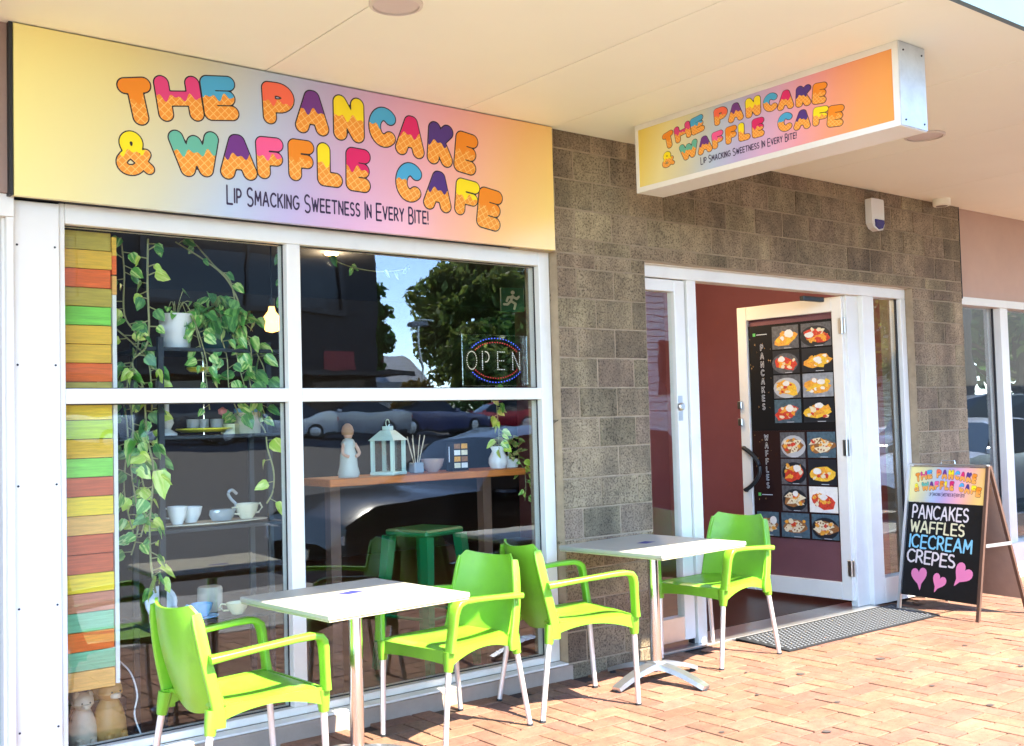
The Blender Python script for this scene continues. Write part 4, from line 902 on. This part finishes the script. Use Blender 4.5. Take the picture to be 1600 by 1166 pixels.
# shelf items
def cake_stand():
    t = thing('cake_stand', 'yellow tiered cake stand under the hanging leaves', 'cake stand', (-1.96, .42, 1.439))
    for z, r in ((.012, .135), (.155, .105), (.31, .080)): MB().lathe([(0, z), (r*.8, z), (r, z+.014), (r*.98, z+.02), (0, z+.008)], k=24).build('plate', 'yellow_ceramic', t, True)
    MB().tube([(0, 0, 0), (0, 0, .40)], .004, 8).build('rod', 'chrome', t); MB().tube([(.022*math.cos(a*.5), 0, .42+.022*math.sin(a*.5)) for a in range(13)], .003, 6).build('ring', 'chrome', t)
cake_stand()
def lathe_thing(name, label, cat, x, y, z, prof, mat, group=None, k=20):
    t = thing(name, label, cat, (x, y, z), group=group); MB().lathe(prof, k=k).build('body', mat, t, True); return t
for i, dx in enumerate((-.03, .035)):
    lathe_thing('small_jar', ('left' if i == 0 else 'right')+' tiny white jar on the middle tier of the cake stand', 'jar', -1.96+dx, .40, 1.439+.175, [(0, 0), (.022, 0), (.024, .03), (.015, .04), (.015, .05), (0, .05)], 'white_ceramic')
for i, (dx, r) in enumerate(((-.07, .03), (-.02, .026), (.05, .03))): lathe_thing('glass_votive', ('leftmost', 'middle', 'rightmost')[i]+' little glass votive on the bottom plate of the cake stand', 'votive', -1.96+dx, .38, 1.439+.034, [(0, 0), (r, 0), (r*1.1, .04), (r, .042), (r*.9, .006), (0, .006)], 'clear_glassy')
t = lathe_thing('candle_holder', 'white footed candle holder with white candle on the second shelf', 'candle holder', -2.17, .36, 1.439, [(0, 0), (.05, 0), (.05, .01), (.02, .03), (.035, .06), (.03, .08), (.018, .085), (0, .085)], 'white_ceramic'); MB().lathe([(0, .086), (.013, .086), (.013, .16), (0, .16)], k=12).build('candle', 'white_ceramic', t)
t = lathe_thing('storage_jar', 'cream storage jar with pale blue lid on the second shelf', 'jar', -1.73, .42, 1.439, [(0, 0), (.062, 0), (.065, .01), (.065, .105), (0, .105)], 'cream_ceramic'); MB().lathe([(.0, .106), (.067, .106), (.067, .125), (0, .128)], k=20).build('lid', 'blue_ceramic', t, True)
t = lathe_thing('flower_pot_small', 'small yellow box planter with pink flowers by the jar', 'planter', -1.83, .40, 1.439, [(0, 0), (.05, 0), (.05, .05), (0, .05)], 'pale_yellow', k=4)
for k in range(6): leaf(t, (R_.uniform(-.03, .03), -.03, .06+R_.uniform(0, .06)), .06, R_.uniform(0, 6), rad(20), R_.uniform(-1, 1), 'leaf')
MB().lathe([(0, 0), (.02, .01), (.024, .03), (0, .045)], (-.05, -.02, .09), 8).build('blossom', 'flower_pink', t)
def cup(label, x, y, z, mat, r=.05, h=.06, saucer=None, ha=0, name='teacup', group=None):
    t = thing(name, label, 'cup', (x, y, z), ha, group=group); zo = .012 if saucer else 0
    MB().lathe([(0, zo), (r*.5, zo), (r*.55, zo+.006), (r*.85, zo+h*.5), (r, zo+h), (r*.95, zo+h), (r*.8, zo+h*.5), (0, zo+.012)], k=20).build('bowl', mat, t, True)
    MB().tube([(r*.85, 0, zo+h*.85), (r*1.35, 0, zo+h*.95), (r*1.55, 0, zo+h*.65), (r*1.2, 0, zo+h*.35), (r*.75, 0, zo+h*.35)], .005, 6).build('handle', mat, t, True)
    if saucer: MB().lathe([(0, 0), (r*.9, 0), (r*1.55, .012), (r*1.5, .015), (0, .006)], k=24).build('saucer', saucer, t, True)
    return t
pt = thing('serving_plate', 'long cream plate under the cups on the third shelf', 'plate', (-1.96, .36, 1.001)); MB().lathe([(0, 0), (.1, 0), (.16, .012), (.155, .016), (0, .006)], k=28).build('dish', 'cream_ceramic', pt, True, scale=(1.9, .6, 1))
cup('white flowered mug at the left of the third shelf', -2.13, .34, 1.017, 'white_ceramic', .048, .085, ha=2.5); cup('white cup lying behind the flowered mug', -2.04, .40, 1.017, 'white_ceramic', .055, .075, ha=2.6)
t = cup('cream double handled cup at the right of the third shelf', -1.77, .36, 1.017, 'cream_ceramic', .06, .075, ha=.2); MB().tube([(-.05, 0, .06), (-.085, 0, .06), (-.08, 0, .03), (-.045, 0, .025)], .005, 6).build('handle', 'cream_ceramic', t, True)
sw = thing('glass_swan', 'small glass swan dish between the cups', 'ornament', (-1.90, .36, 1.017)); MB().lathe([(0, 0), (.04, 0), (.055, .03), (.05, .055), (.045, .055), (0, .02)], k=14).build('body', 'clear_glassy', sw, True, scale=(1.2, .8, 1)); MB().tube(curve_pts([(.05, 0, .03), (.075, 0, .07), (.05, 0, .10), (.035, 0, .13), (.055, 0, .145), (.08, 0, .125)]), .008, 8).build('neck', 'clear_glassy', sw, True)
cup('white teacup with saucer, leftmost on the lowest shelf', -2.19, .33, .561, 'white_ceramic', .052, .06, 'white_ceramic', 2.8); cup('pale blue teacup with blue saucer on the lowest shelf', -2.02, .33, .561, 'blue_ceramic', .052, .06, 'blue_ceramic', 2.8); cup('pale yellow teacup on the lowest shelf near the first table', -1.84, .33, .561, 'pale_yellow', .055, .055, None, 2.8)
t = thing('standing_saucer', 'white plate standing upright behind the lowest shelf cups', 'plate', (-2.17, .47, .64)); MB().lathe([(0, 0), (.05, 0), (.08, .012), (.078, .015), (0, .005)], k=24).build('dish', 'white_ceramic', t, True, rot=(rad(75), 0, 0))
t = lathe_thing('woven_canister', 'beige woven canister behind the blue teacup', 'canister', -1.90, .52, .561, [(0, 0), (.06, 0), (.062, .11), (.055, .12), (0, .12)], 'reed')
# timber window bar and things on it
wb = thing('window_bar', 'orange timber bar shelf along the right window', 'counter')
bx('top', 'counter_wood', wb, -1.335, -.03, .30, .62, 1.147, 1.187, .004); bx('leg', 'leg_wood', wb, -.26, -.20, .42, .48, .013, 1.146); bx('leg', 'leg_wood', wb, -1.27, -1.21, .42, .48, .013, 1.146)
ZB = 1.188
la = thing('lantern', 'pale mint metal lantern standing on the timber bar', 'lantern', (-.905, .42, ZB), .5)
bx('base', 'lantern_mint', la, -.075, .075, -.075, .075, 0, .018, .003)
for sx in (-1, 1):
    for sy in (-1, 1): bx('corner_post', 'lantern_mint', la, sx*.062-.009, sx*.062+.009, sy*.062-.009, sy*.062+.009, .018, .19)
    bx('pane', 'glass_small', la, sx*.061-.001, sx*.061+.001, -.052, .052, .019, .189)
MB().add([(-.08, -.08, .19), (.08, -.08, .19), (.08, .08, .19), (-.08, .08, .19), (-.03, -.03, .245), (.03, -.03, .245), (.03, .03, .245), (-.03, .03, .245)], [(0, 1, 5, 4), (1, 2, 6, 5), (2, 3, 7, 6), (3, 0, 4, 7), (4, 5, 6, 7), (3, 2, 1, 0)]).build('roof', 'lantern_mint', la)
bx('chimney', 'lantern_mint', la, -.022, .022, -.022, .022, .246, .268); MB().tube([(.02*math.cos(a*.5), 0, .285+.02*math.sin(a*.5)) for a in range(13)], .003, 6).build('ring', 'lantern_mint', la)
fg = thing('clay_figurine', 'small clay girl figurine standing on the timber bar', 'figurine', (-1.155, .42, ZB))
MB().lathe([(0, 0), (.055, 0), (.06, .02), (.05, .06), (.045, .12), (.034, .155), (.04, .18), (.03, .20), (.014, .21), (0, .21)], k=18).build('dress', 'dress_clay', fg, True); MB().lathe([(0, 0), (.02, .006), (.027, .03), (.02, .055), (0, .062)], (0, 0, .205), 14).build('head', 'skin_clay', fg, True); MB().lathe([(.0, .02), (.03, .022), (.034, .045), (.026, .068), (.012, .082), (0, .084)], (0, .004, .205), 14).build('hair', 'doll_hair', fg, True)
MB().tube(curve_pts([(-.035, -.01, .18), (-.05, -.03, .13), (-.02, -.045, .11)]), .009, 6).build('arm', 'skin_clay', fg, True); MB().tube(curve_pts([(.035, -.01, .18), (.05, -.03, .13), (.02, -.045, .11)]), .009, 6).build('arm', 'skin_clay', fg, True)
rd = thing('reed_diffuser', 'reed diffuser with fanned pale sticks on the timber bar', 'diffuser', (-.715, .43, ZB)); bx('bottle', 'clear_glassy', rd, -.032, .032, -.032, .032, 0, .06, .006)
for k in range(8): a = .8*k; MB().tube([(.006*math.cos(a), .006*math.sin(a), .02), (.06*math.cos(a), .03*math.sin(a), .205+.01*math.sin(k))], .0025, 5).build('reed', 'reed', rd)
lathe_thing('glass_bowl', 'patterned glass bowl right of the reed diffuser', 'bowl', -.60, .44, ZB, [(0, 0), (.03, 0), (.055, .03), (.07, .075), (.065, .075), (.05, .03), (0, .01)], 'bowl_glass')
mc = thing('menu_stand', 'small black menu card stand with food photos on the timber bar', 'menu stand', (-.43, .43, ZB), -.12)
bx('card', 'poster_black', mc, -.072, .072, 0, .006, 0, .165); bx('foot', 'poster_black', mc, -.05, .05, -.02, .05, 0, .010)
for r in range(4):
    for c in range(2): b_ = bx('card_photo', ('food_cream', 'food_orange', 'food_white', 'food_brown')[(r+c*2) % 4], mc, -.022+c*.047, .018+c*.047, -.0012, -.0004, .015+r*.037, .044+r*.037)
bx('card_text', 'poster_text', mc, -.058, -.052, -.0012, -.0004, .05, .14)
jg = thing('milk_jug', 'white ceramic milk jug with trailing vine on the timber bar', 'jug', (-.135, .43, ZB)); MB().lathe([(0, 0), (.045, 0), (.058, .03), (.056, .06), (.036, .10), (.040, .13), (.036, .13), (.03, .10), (0, .09)], k=22).build('body', 'white_ceramic', jg, True)
MB().tube(curve_pts([(.035, 0, .115), (.075, 0, .115), (.08, 0, .07), (.05, 0, .035)]), .006, 8).build('handle', 'white_ceramic', jg, True); MB().add([(-.034, -.018, .129), (-.034, .018, .129), (-.064, 0, .137), (-.036, 0, .095)], [(0, 2, 1), (0, 3, 2), (1, 2, 3)]).build('spout', 'white_ceramic', jg)
v4 = thing('hanging_sprig', 'yellow green leafy sprig hanging above the milk jug', 'plant'); vine(v4, [(-.16, .40, 1.68), (-.165, .39, 1.55), (-.155, .39, 1.42), (-.15, .40, 1.32)], .018, .062, ('leaf_lime', 'leaf_lime', 'leaf'), .003, .8)
su = thing('succulent', 'spiky yellow green succulent at the right end of the timber bar', 'plant', (.0-.06+.10, .45, ZB))
su.location = (-.015, .47, ZB); MB().lathe([(0, 0), (.05, 0), (.055, .05), (0, .05)], k=12).build('pot', 'white_ceramic', su)
for k in range(46):
    a = R_.uniform(0, 6.28); q = R_.uniform(.02, .09); leaf(su, (math.cos(a)*q, math.sin(a)*q*.7, R_.uniform(.05, .18)), R_.uniform(.03, .055), a, rad(R_.uniform(-60, 20)), R_.uniform(-1, 1), 'leaf_succulent')
vine(su, [(.02, -.05, .05), (.03, -.10, -.02), (.03, -.11, -.12), (.02, -.11, -.2)], .03, .05, ('leaf', 'leaf_lime'), .002)
# green metal stool
stl = thing('metal_stool', 'dark green pressed metal stool inside the right window', 'stool', (-.44, .78, 0), .25)
MB().box(-.17, .17, -.17, .17, .80, .84, .012).build('seat', 'stool_green', stl)
for sx in (-1, 1):
    for sy in (-1, 1): MB().sweep([(sx*.15, sy*.15, .80), (sx*.215, sy*.215, .014)], [(-.028, -.028), (.028, -.028), (.028, .028), (-.028, .028)], scale=[1.1, .7]).build('leg', 'stool_green', stl)
for k in range(4):
    a = math.pi/2*k; c, s_ = math.cos(a), math.sin(a); MB().tube([(c*.19-s_*.18, s_*.19+c*.18, .33), (c*.19+s_*.18, s_*.19-c*.18, .33)], .010, 6).build('stretcher', 'stool_green', stl)
# OPEN LED sign
op = thing('open_sign', 'LED OPEN sign with red and blue dotted rings in the window corner', 'sign', (-.345, .150, 1.812)); bx('plate', 'glass_small', op, -.235, .235, 0, .010, -.145, .145, .003)
def dots(name, pts, r, mat):
    V, F = [], []
    for x, z in pts:
        o = len(V); V += [(x+r*math.cos(6.283*i/6), -.0015, z+r*math.sin(6.283*i/6)) for i in range(6)]; F.append(tuple(range(o, o+6)))
    put(name, flat(name, V, F, mat), op)
for k, c in enumerate('OPEN'):
    a, b = gbox(c); P = []
    for l in G[c]:
        for (ax, ay), (bx2, by2) in zip(l, l[1:]):
            n = max(1, int(math.hypot((bx2-ax)*.075, (by2-ay)*.10)/.0095))
            P += [(-.205+k*.108+((ax-a)+(bx2-ax)*i/n)*.085, -.052+(ay+(by2-ay)*i/n)*.10) for i in range(n+1)]
    dots('led_letter', P, .0034, 'led_white')
for rx, rz, mt_, z0 in ((.20, .125, 'led_blue', 0), (.175, .102, 'led_red', 0)):
    for up_ in (1, -1): dots('led_ring', [(rx*math.cos(rad(a)), up_*rz*math.sin(rad(a))) for a in range(32, 150, 6)], .0034, mt_)
# exit sign
ex = thing('exit_sign', 'green running man exit sign inside the upper right pane', 'sign', (.66, 1.25, 2.24), -.35); bx('box', 'exit_green', ex, -.085, .085, 0, .03, 0, .17, .003)
man = [[(.0, .135), (.001, .135)], [(0, .11), (-.015, .075)], [(-.015, .075), (.02, .055), (.01, .02)], [(-.015, .075), (-.04, .05), (-.065, .052)], [(0, .105), (.03, .09), (.045, .105)], [(0, .105), (-.035, .1), (-.045, .075)]]
xs = np.linspace(-.08, .08, 40); ys = np.linspace(.005, .165, 40); X, Y = np.meshgrid(xs, ys, indexing='ij'); v, f = iso(np.minimum(sdf(man[:1], X, Y)-.014, sdf(man[1:], X, Y)-.0085), xs, ys); put('pictogram', flat('pictogram', [(a, -.0012, b) for a, b, _ in v], f, 'exit_white'), ex)
# pendant bulb
pb = thing('pendant_bulb', 'glowing amber filament bulb hanging behind the left pane', 'lamp', (-1.405, .80, 2.05)); MB().lathe([(0, -.06), (.035, -.05), (.055, -.015), (.05, .02), (.02, .06), (.015, .085), (0, .085)], k=18).build('bulb', 'bulb_glass', pb, True); MB().lathe([(0, .086), (.017, .086), (.017, .13), (0, .13)], k=12).build('holder', 'dark_metal', pb); MB().tube([(0, 0, .13), (0, 0, .84)], .004, 5).build('flex', 'dark_metal', pb)
# ceramic animals on the window floor
def animal(label, x, y, z, s, mat, ry=0):
    t = thing('ceramic_cat', label, 'figurine', (x, y, z), ry, scale=s)
    MB().lathe([(0, 0), (.09, 0), (.105, .04), (.10, .12), (.075, .20), (.05, .25), (0, .26)], k=16).build('body', mat, t, True)
    MB().lathe([(0, 0), (.045, .01), (.075, .05), (.07, .09), (.04, .12), (0, .125)], (0, -.015, .235), 14).build('head', mat, t, True)
    for sx in (-1, 1):
        MB().lathe([(.028, 0), (.018, .03), (0, .045)], (sx*.045, -.015, .335), 8).build('ear', mat, t, True); MB().lathe([(0, 0), (.028, .005), (.025, .05), (0, .06)], (sx*.045, -.09, .0), 10).build('paw', mat, t, True); MB().lathe([(0, -.008), (.008, 0), (0, .008)], (sx*.028, -.088, .30), 8).build('eye', 'gasket', t, True)
    MB().lathe([(0, -.02), (.03, -.012), (.034, 0), (.03, .015), (0, .02)], (0, -.08, .275), 10).build('muzzle', 'cat_white', t, True)
bx('display_step', 'dark_wall', sh, -2.90, -2.36, .20, .60, .0125, .09)
bx('display_step', 'dark_wall', sh, -2.90, -2.36, .40, .60, .0905, .24)
animal('orange ceramic cat in front at the bottom left of the window', -2.47, .30, .091, .72, 'cat_orange', .2); animal('cream ceramic cat at the bottom left of the window', -2.585, .30, .091, .62, 'cat_white'); animal('grey ceramic kitten behind the cream cat', -2.565, .46, .241, .55, 'cat_grey'); animal('orange ceramic cat on the back step by the plank panel', -2.455, .47, .241, .58, 'cat_orange', -.3); animal('small orange ceramic cat hard against the left window frame', -2.675, .46, .241, .5, 'cat_orange')
tc_ = thing('white_cable', 'thin white cable dropping beside the ceramic cats', 'cable'); MB().tube(curve_pts([(-2.40, .42, .42), (-2.36, .34, .36), (-2.35, .28, .27), (-2.37, .26, .19), (-2.35, .25, .11), (-2.31, .25, .02)]), .004, 6).build('lead', 'white_ceramic', tc_, True)

# ================================================================== STREET BEHIND THE CAMERA (seen in the glass)
def make_car(label, paint, kind='sedan', L_=4.5, H_=1.45, name='parked_car'):
    t = thing(name, label, 'car', group='cars parked along the street')
    if kind == 'sedan': st = [(-.50, .50, .52, .55), (-.485, .66, .70, .80), (-.42, .78, .82, .92), (-.22, .90, .93, .98), (-.155, .93, .96, 1), (-.03, .93, 1.38, 1), (.06, .93, 1.45, 1), (.20, .94, 1.42, 1), (.34, .98, 1.02, .99), (.44, .97, 1.0, .94), (.49, .85, .88, .84), (.50, .55, .57, .6)]
    else: st = [(-.50, .55, .57, .6), (-.485, .78, .82, .84), (-.43, .95, .98, .94), (-.25, 1.03, 1.06, .99), (-.19, 1.05, 1.08, 1), (-.09, 1.06, 1.55, 1), (.02, 1.06, 1.66, 1), (.25, 1.07, 1.66, 1), (.40, 1.08, 1.60, .99), (.475, 1.08, 1.15, .96), (.495, .9, .93, .9), (.50, .5, .52, .6)]
    k = H_/(1.45 if kind == 'sedan' else 1.66); hw = .89 if kind == 'sedan' else .93
    rings = []
    for x, zb, zr, w in st:
        w *= hw; rw = w*(.70 if zr-zb > .2 else .93)
        rings.append([(x*L_, w*.93, .24*k), (x*L_, w, .50*k), (x*L_, w*.98, zb*k), (x*L_, rw, zr*k-.02), (x*L_, rw*.7, zr*k+.01), (x*L_, 0, zr*k+.02)])
    body, gl = MB(), MB(); nr_ = 6
    for sgn in (1, -1):
        V = [(p[0], p[1]*sgn, p[2]) for r in rings for p in r]; Fb, Fg = [], []
        for i in range(len(rings)-1):
            for j in range(nr_-1):
                q = (i*nr_+j, i*nr_+j+1, (i+1)*nr_+j+1, (i+1)*nr_+j)
                ga, gb = st[i][2]-st[i][1] > .2, st[i+1][2]-st[i+1][1] > .2
                isg = (j == 2 and (ga and gb)) or (j >= 3 and ga != gb) or (j == 2 and ga != gb)
                (Fg if isg else Fb).append(q)
        body.add(V, Fb); gl.add(V, Fg)
    ub = MB().box(-.47*L_, .47*L_, -hw*.9, hw*.9, .16, .30*k)
    body.build('body', paint, t, True); gl.build('windows', 'car_glass', t, True); ub.build('underbody', 'rubber', t)
    for sx in (-.31, .30):
        for sgn in (1, -1):
            w = MB().lathe([(0, -.10), (.24, -.10), (.31, -.09), (.33, -.06), (.33, .06), (.31, .09), (.24, .10), (0, .10)], k=22).build('wheel', 'tyre', t, True, loc=(sx*L_, sgn*(hw-.06), .33), rot=(rad(90), 0, 0)); MB().lathe([(0, -.115), (.10, -.115), (.21, -.105), (.22, -.09), (0, -.09)], k=16).build('rim', 'rim', w); MB().lathe([(0, .115), (.10, .115), (.21, .105), (.22, .09), (0, .09)], k=16).build('rim', 'rim', w)
    for sgn in (1, -1):
        MB().box(-.489*L_, -.44*L_, sgn*hw*.5, sgn*hw*.82, .58*k, .70*k, .02).build('headlight', 'lamp_clear', t); MB().box(.455*L_, .497*L_, sgn*hw*.5, sgn*hw*.84, .66*k, .80*k, .02).build('tail_light', 'lamp_red', t)
        MB().box(-.165*L_, -.13*L_, sgn*(hw+.0), sgn*(hw+.17), .93*k, 1.05*k, .02).build('mirror', paint, t)
    MB().box(-.502*L_, -.498*L_, -.2, .2, .42*k, .52*k).build('number_plate', 'plate_number', t)
    return t
def car(label, paint, kind, x, y, z, a, L_=4.5, H_=None):
    t = make_car(label, paint, kind, L_, H_ or (1.45 if kind == 'sedan' else 1.7)); t.location = (x, y, z); t.rotation_euler = (0, 0, rad(a)); return t
car('black wagon close by, mirrored large across the lower right pane', 'car_black', 'suv', 2.9, -4.15, -.126, 0, 4.7, 1.52)
def rowcar(label, paint, kind, x, a): car(label, paint, kind, x, -33, 1.01, a, 4.5)
rowcar('silver car mirrored at the left of the lower right pane', 'car_silver', 'sedan', 17.6, 15); rowcar('dark purple car mirrored in the middle of the lower right pane', 'car_purple', 'sedan', 21.7, 200); rowcar('red car mirrored right of the purple one', 'car_red', 'sedan', 24.6, 15); rowcar('white hatchback mirrored beside the trailing sprig', 'car_white', 'suv', 28.0, 190); rowcar('yellowish white car mirrored at the far left of the car row', 'car_white', 'sedan', 14.4, 12); rowcar('dark car mirrored behind the left shelf rack', 'car_dark', 'suv', 10.6, 5); rowcar('white wagon mirrored above the shelf with the cake stand', 'car_white', 'suv', 6.5, 5)
car('grey four wheel drive mirrored in the far right shop window', 'car_grey', 'suv', 14.4, -5.6, -.126, 20, 4.6, 1.85); car('white four wheel drive mirrored in the far right shop window', 'car_white', 'suv', 23.0, -10.5, -.13, 60, 4.8, 1.95); car('silver car mirrored low behind the sandwich board', 'car_silver', 'sedan', 12.0, -4.0, -.126, 8, 4.4)
car('white car mirrored in the narrow door leaf', 'car_white', 'sedan', 23.5, -18.5, .06, 30)
# dark building across the street
fb = thing('dark_building', 'tall dark grey building mirrored in the upper panes', 'building')
BXR, BY = 26.2, -45.0
bx('wall', 'grey_render', fb, -12, BXR, BY-14, BY, 0, 22)
for x0, x1, z0, z1 in ((13.6, 23.9, 7.6, 11.6), (1.5, 10.5, 7.6, 11.6), (13.6, 23.9, 15, 19)):
    w = MB().box(x0-.25, x1+.25, BY+.001, BY+.20, z0-.25, z0).box(x0-.25, x1+.25, BY+.001, BY+.20, z1, z1+.25).box(x0-.25, x0, BY+.001, BY+.20, z0, z1).box(x1, x1+.25, BY+.001, BY+.20, z0, z1).box((x0+x1)/2-.08, (x0+x1)/2+.08, BY+.03, BY+.15, z0, z1).build('window', 'far_frame', fb); bx('pane', 'far_window', w, x0, x1, BY+.01, BY+.03, z0, z1); bx('blind', 'grey_render', w, x0, x1, BY+.031, BY+.04, z1-1.3, z1)
bx('verandah', 'far_frame', fb, -12, BXR+.6, BY+.01, BY+2.5, 4.1, 4.35); bx('sign_board', 'far_sign_red', fb, 21.4, 23.2, BY+2.51, BY+2.6, 4.36, 5.25)
for x in range(-10, 26, 4): w = bx('shop_window', 'far_window', fb, x, x+3.2, BY+.01, BY+.08, 1.7, 3.9)
# white-roofed cottage, brick chimney
hs = thing('white_cottage', 'low cottage with white metal roof mirrored between the trees', 'house')
bx('wall', 'white_boards', hs, 35.2, 40.6, -70, -62, 1, 4.6); MB().prism([(-62, 4.55), (-66, 7.0), (-70, 4.55)], 34.8, 41.2, 'x').build('roof', 'roof_white', hs)
bx('chimney', 'bricks_far', hs, 37.2, 38.0, -64.5, -63.7, 5, 8.0)
ck = thing('brick_stack', 'red brick chimney stack mirrored right of the big tree', 'chimney'); bx('shaft', 'bricks_far', ck, 46.9, 48.9, -59, -57.6, 1, 9.0); bx('cap', 'bricks_far', ck, 46.7, 49.1, -59.2, -57.4, 9.001, 9.5)
wh = thing('weatherboard_house', 'white weatherboard gable house mirrored in the door leaf and sidelight', 'house')
for k in range(24): bx('board', 'white_boards', wh, 26, 45, -26.0, -25.55, .2+k*.27, .2+k*.27+.235)
bx('wall', 'white_boards', wh, 26.05, 44.95, -29, -26.01, 0, 6.9); MB().prism([(25.6, 6.7), (35.5, 11.0), (45.4, 6.7)], -29.3, -25.2).build('roof', 'roof_grey', wh)
for x in (27.5, 33, 40): w = bx('window', 'far_frame', wh, x, x+1.6, -25.56, -25.48, 2.4, 4.6); bx('pane', 'far_window', w, x+.12, x+1.48, -25.47, -25.45, 2.52, 4.48)
# trees
def tree(name, label, x, y, z, h, rx, rz, mat, n=5200, seed=1, leaf_s=.38):
    t = thing(name, label, 'tree', (x, y, z)); rg = random.Random(seed)
    tr = MB().tube([(0, 0, 0), (.1, .05, h*.25), (-.05, 0, h*.5), (0, 0, h*.8)], .32, 8, [1.2, .9, .6, .2])
    for k in range(9): a = rg.uniform(0, 6.28); q = rg.uniform(.5, .8); tr.tube([(0, 0, h*(.22+.05*k)), (math.cos(a)*rx*q*.5, math.sin(a)*rx*q*.5, h*(.35+.05*k)), (math.cos(a)*rx*q, math.sin(a)*rx*q, h*(.42+.055*k))], .12, 5, [1, .7, .3])
    tr.build('trunk', 'bark', t, True); cr = MB(); cl = []
    for k in range(60):
        a, b, q = rg.uniform(0, 6.28), math.acos(rg.uniform(-.8, 1)), rg.uniform(.45, 1)**.5; cl.append((math.sin(b)*math.cos(a)*rx*q, math.sin(b)*math.sin(a)*rx*q, h*.62+math.cos(b)*rz*q, rg.uniform(.16, .34)*rx))
    for k in range(n):
        c = rg.choice(cl); d = Vector((rg.gauss(0, 1), rg.gauss(0, 1), rg.gauss(0, .7))).normalized()*c[3]*rg.uniform(.5, 1.05); p = Vector(c[:3])+d
        u = Vector((rg.gauss(0, 1), rg.gauss(0, 1), rg.gauss(0, 1))).normalized(); v = u.cross(Vector((rg.gauss(0, 1), rg.gauss(0, 1), rg.gauss(0, 1)))).normalized(); s = leaf_s*rg.uniform(.5, 1.2)
        cr.add([p-u*s, p-v*s*.5, p+u*s, p+v*s*.5], [(0, 1, 2, 3)])
    me = flat('crown', cr.v, cr.f, mat); o = put('crown', me, t); return t
tree('conifer_tree', 'dark upright tree mirrored beside the dark building', 34.6, -61, 1.4, 11.0, 1.9, 4.4, 'far_leaf', 5000, 2, .35)
tree('spreading_tree', 'big spreading tree mirrored against the blue sky', 49.0, -64, 1.4, 14.0, 6.4, 5.4, 'far_leaf2', 15000, 3, .42)
tree('spreading_tree', 'second leafy tree mirrored low behind the OPEN sign', 44.0, -56, 1.4, 8.2, 3.4, 3.0, 'far_leaf', 5000, 4, .35)
tree('roadside_tree', 'leafy tree mirrored at the top of the far right window', 36, -15, 0, 9.5, 6, 4, 'far_leaf2', 6000, 5, .35); tree('roadside_tree', 'dark leafy tree mirrored farther right in the shop window', 48, -18, 0, 10.5, 6.5, 4.6, 'far_leaf', 6000, 6, .4)
tree('low_tree', 'low leafy tree mirrored left of the OPEN sign', 41.6, -57, 1.4, 6.6, 2.9, 2.7, 'far_leaf2', 5000, 8, .33)
def hedge(label, x, y, z, w, h, mat, seed):
    t = thing('hedge_bush', label, 'bush', (x, y, z)); rg = random.Random(seed); cr = MB()
    for k in range(1800):
        a = rg.uniform(0, 6.28); b = rg.uniform(0, 1); p = Vector((math.cos(a)*w*math.sqrt(1-b*b)*rg.uniform(.85, 1.05), math.sin(a)*w*.6*math.sqrt(1-b*b)*rg.uniform(.85, 1.05), b*h*rg.uniform(.85, 1.08))); u = Vector((rg.gauss(0, 1), rg.gauss(0, 1), rg.gauss(0, 1))).normalized(); v = u.cross(Vector((rg.gauss(0, 1), rg.gauss(0, 1), rg.gauss(0, 1)))).normalized(); s = .16
        cr.add([p-u*s, p-v*s*.6, p+u*s, p+v*s*.6], [(0, 1, 2, 3)])
    put('foliage', flat('foliage', cr.v, cr.f, mat), t); MB().tube([(0, 0, -.1), (0, 0, h*.7)], .1, 6).build('stem', 'bark', t)
hedge('golden clipped bush mirrored below the white cottage roof', 30.4, -47.5, 1.3, 1.9, 2.7, 'hedge_leaf', 1); hedge('dark green bush mirrored right of the golden bush', 33.8, -48, 1.3, 1.9, 2.2, 'far_leaf', 2)
lp = thing('street_light', 'thin street light pole mirrored against the trees', 'street light', (31.2, -48.5, 1.3)); MB().tube([(0, 0, 0), (0, 0, 6.2)], .07, 8).build('pole', 'steel', lp); bx('lamp_head', 'roof_grey', lp, -.5, .5, -.3, .1, 6.05, 6.3, .05); bx('arm', 'steel', lp, -.1, .9, -.05, .05, 6.35, 6.42)
up_ = thing('power_pole', 'dark timber power pole mirrored in the far right window', 'pole', (17.2, -6.8, -.13)); MB().tube([(0, 0, 0), (0, 0, 8)], .16, 12, [1, .8]).build('shaft', 'bark', up_, True); bx('cross_arm', 'leg_wood', up_, -1, 1, -.06, .06, 7.2, 7.35)
bx('plate', 'white_panel', up_, -.12, .12, .165, .175, 1.75, 1.9)
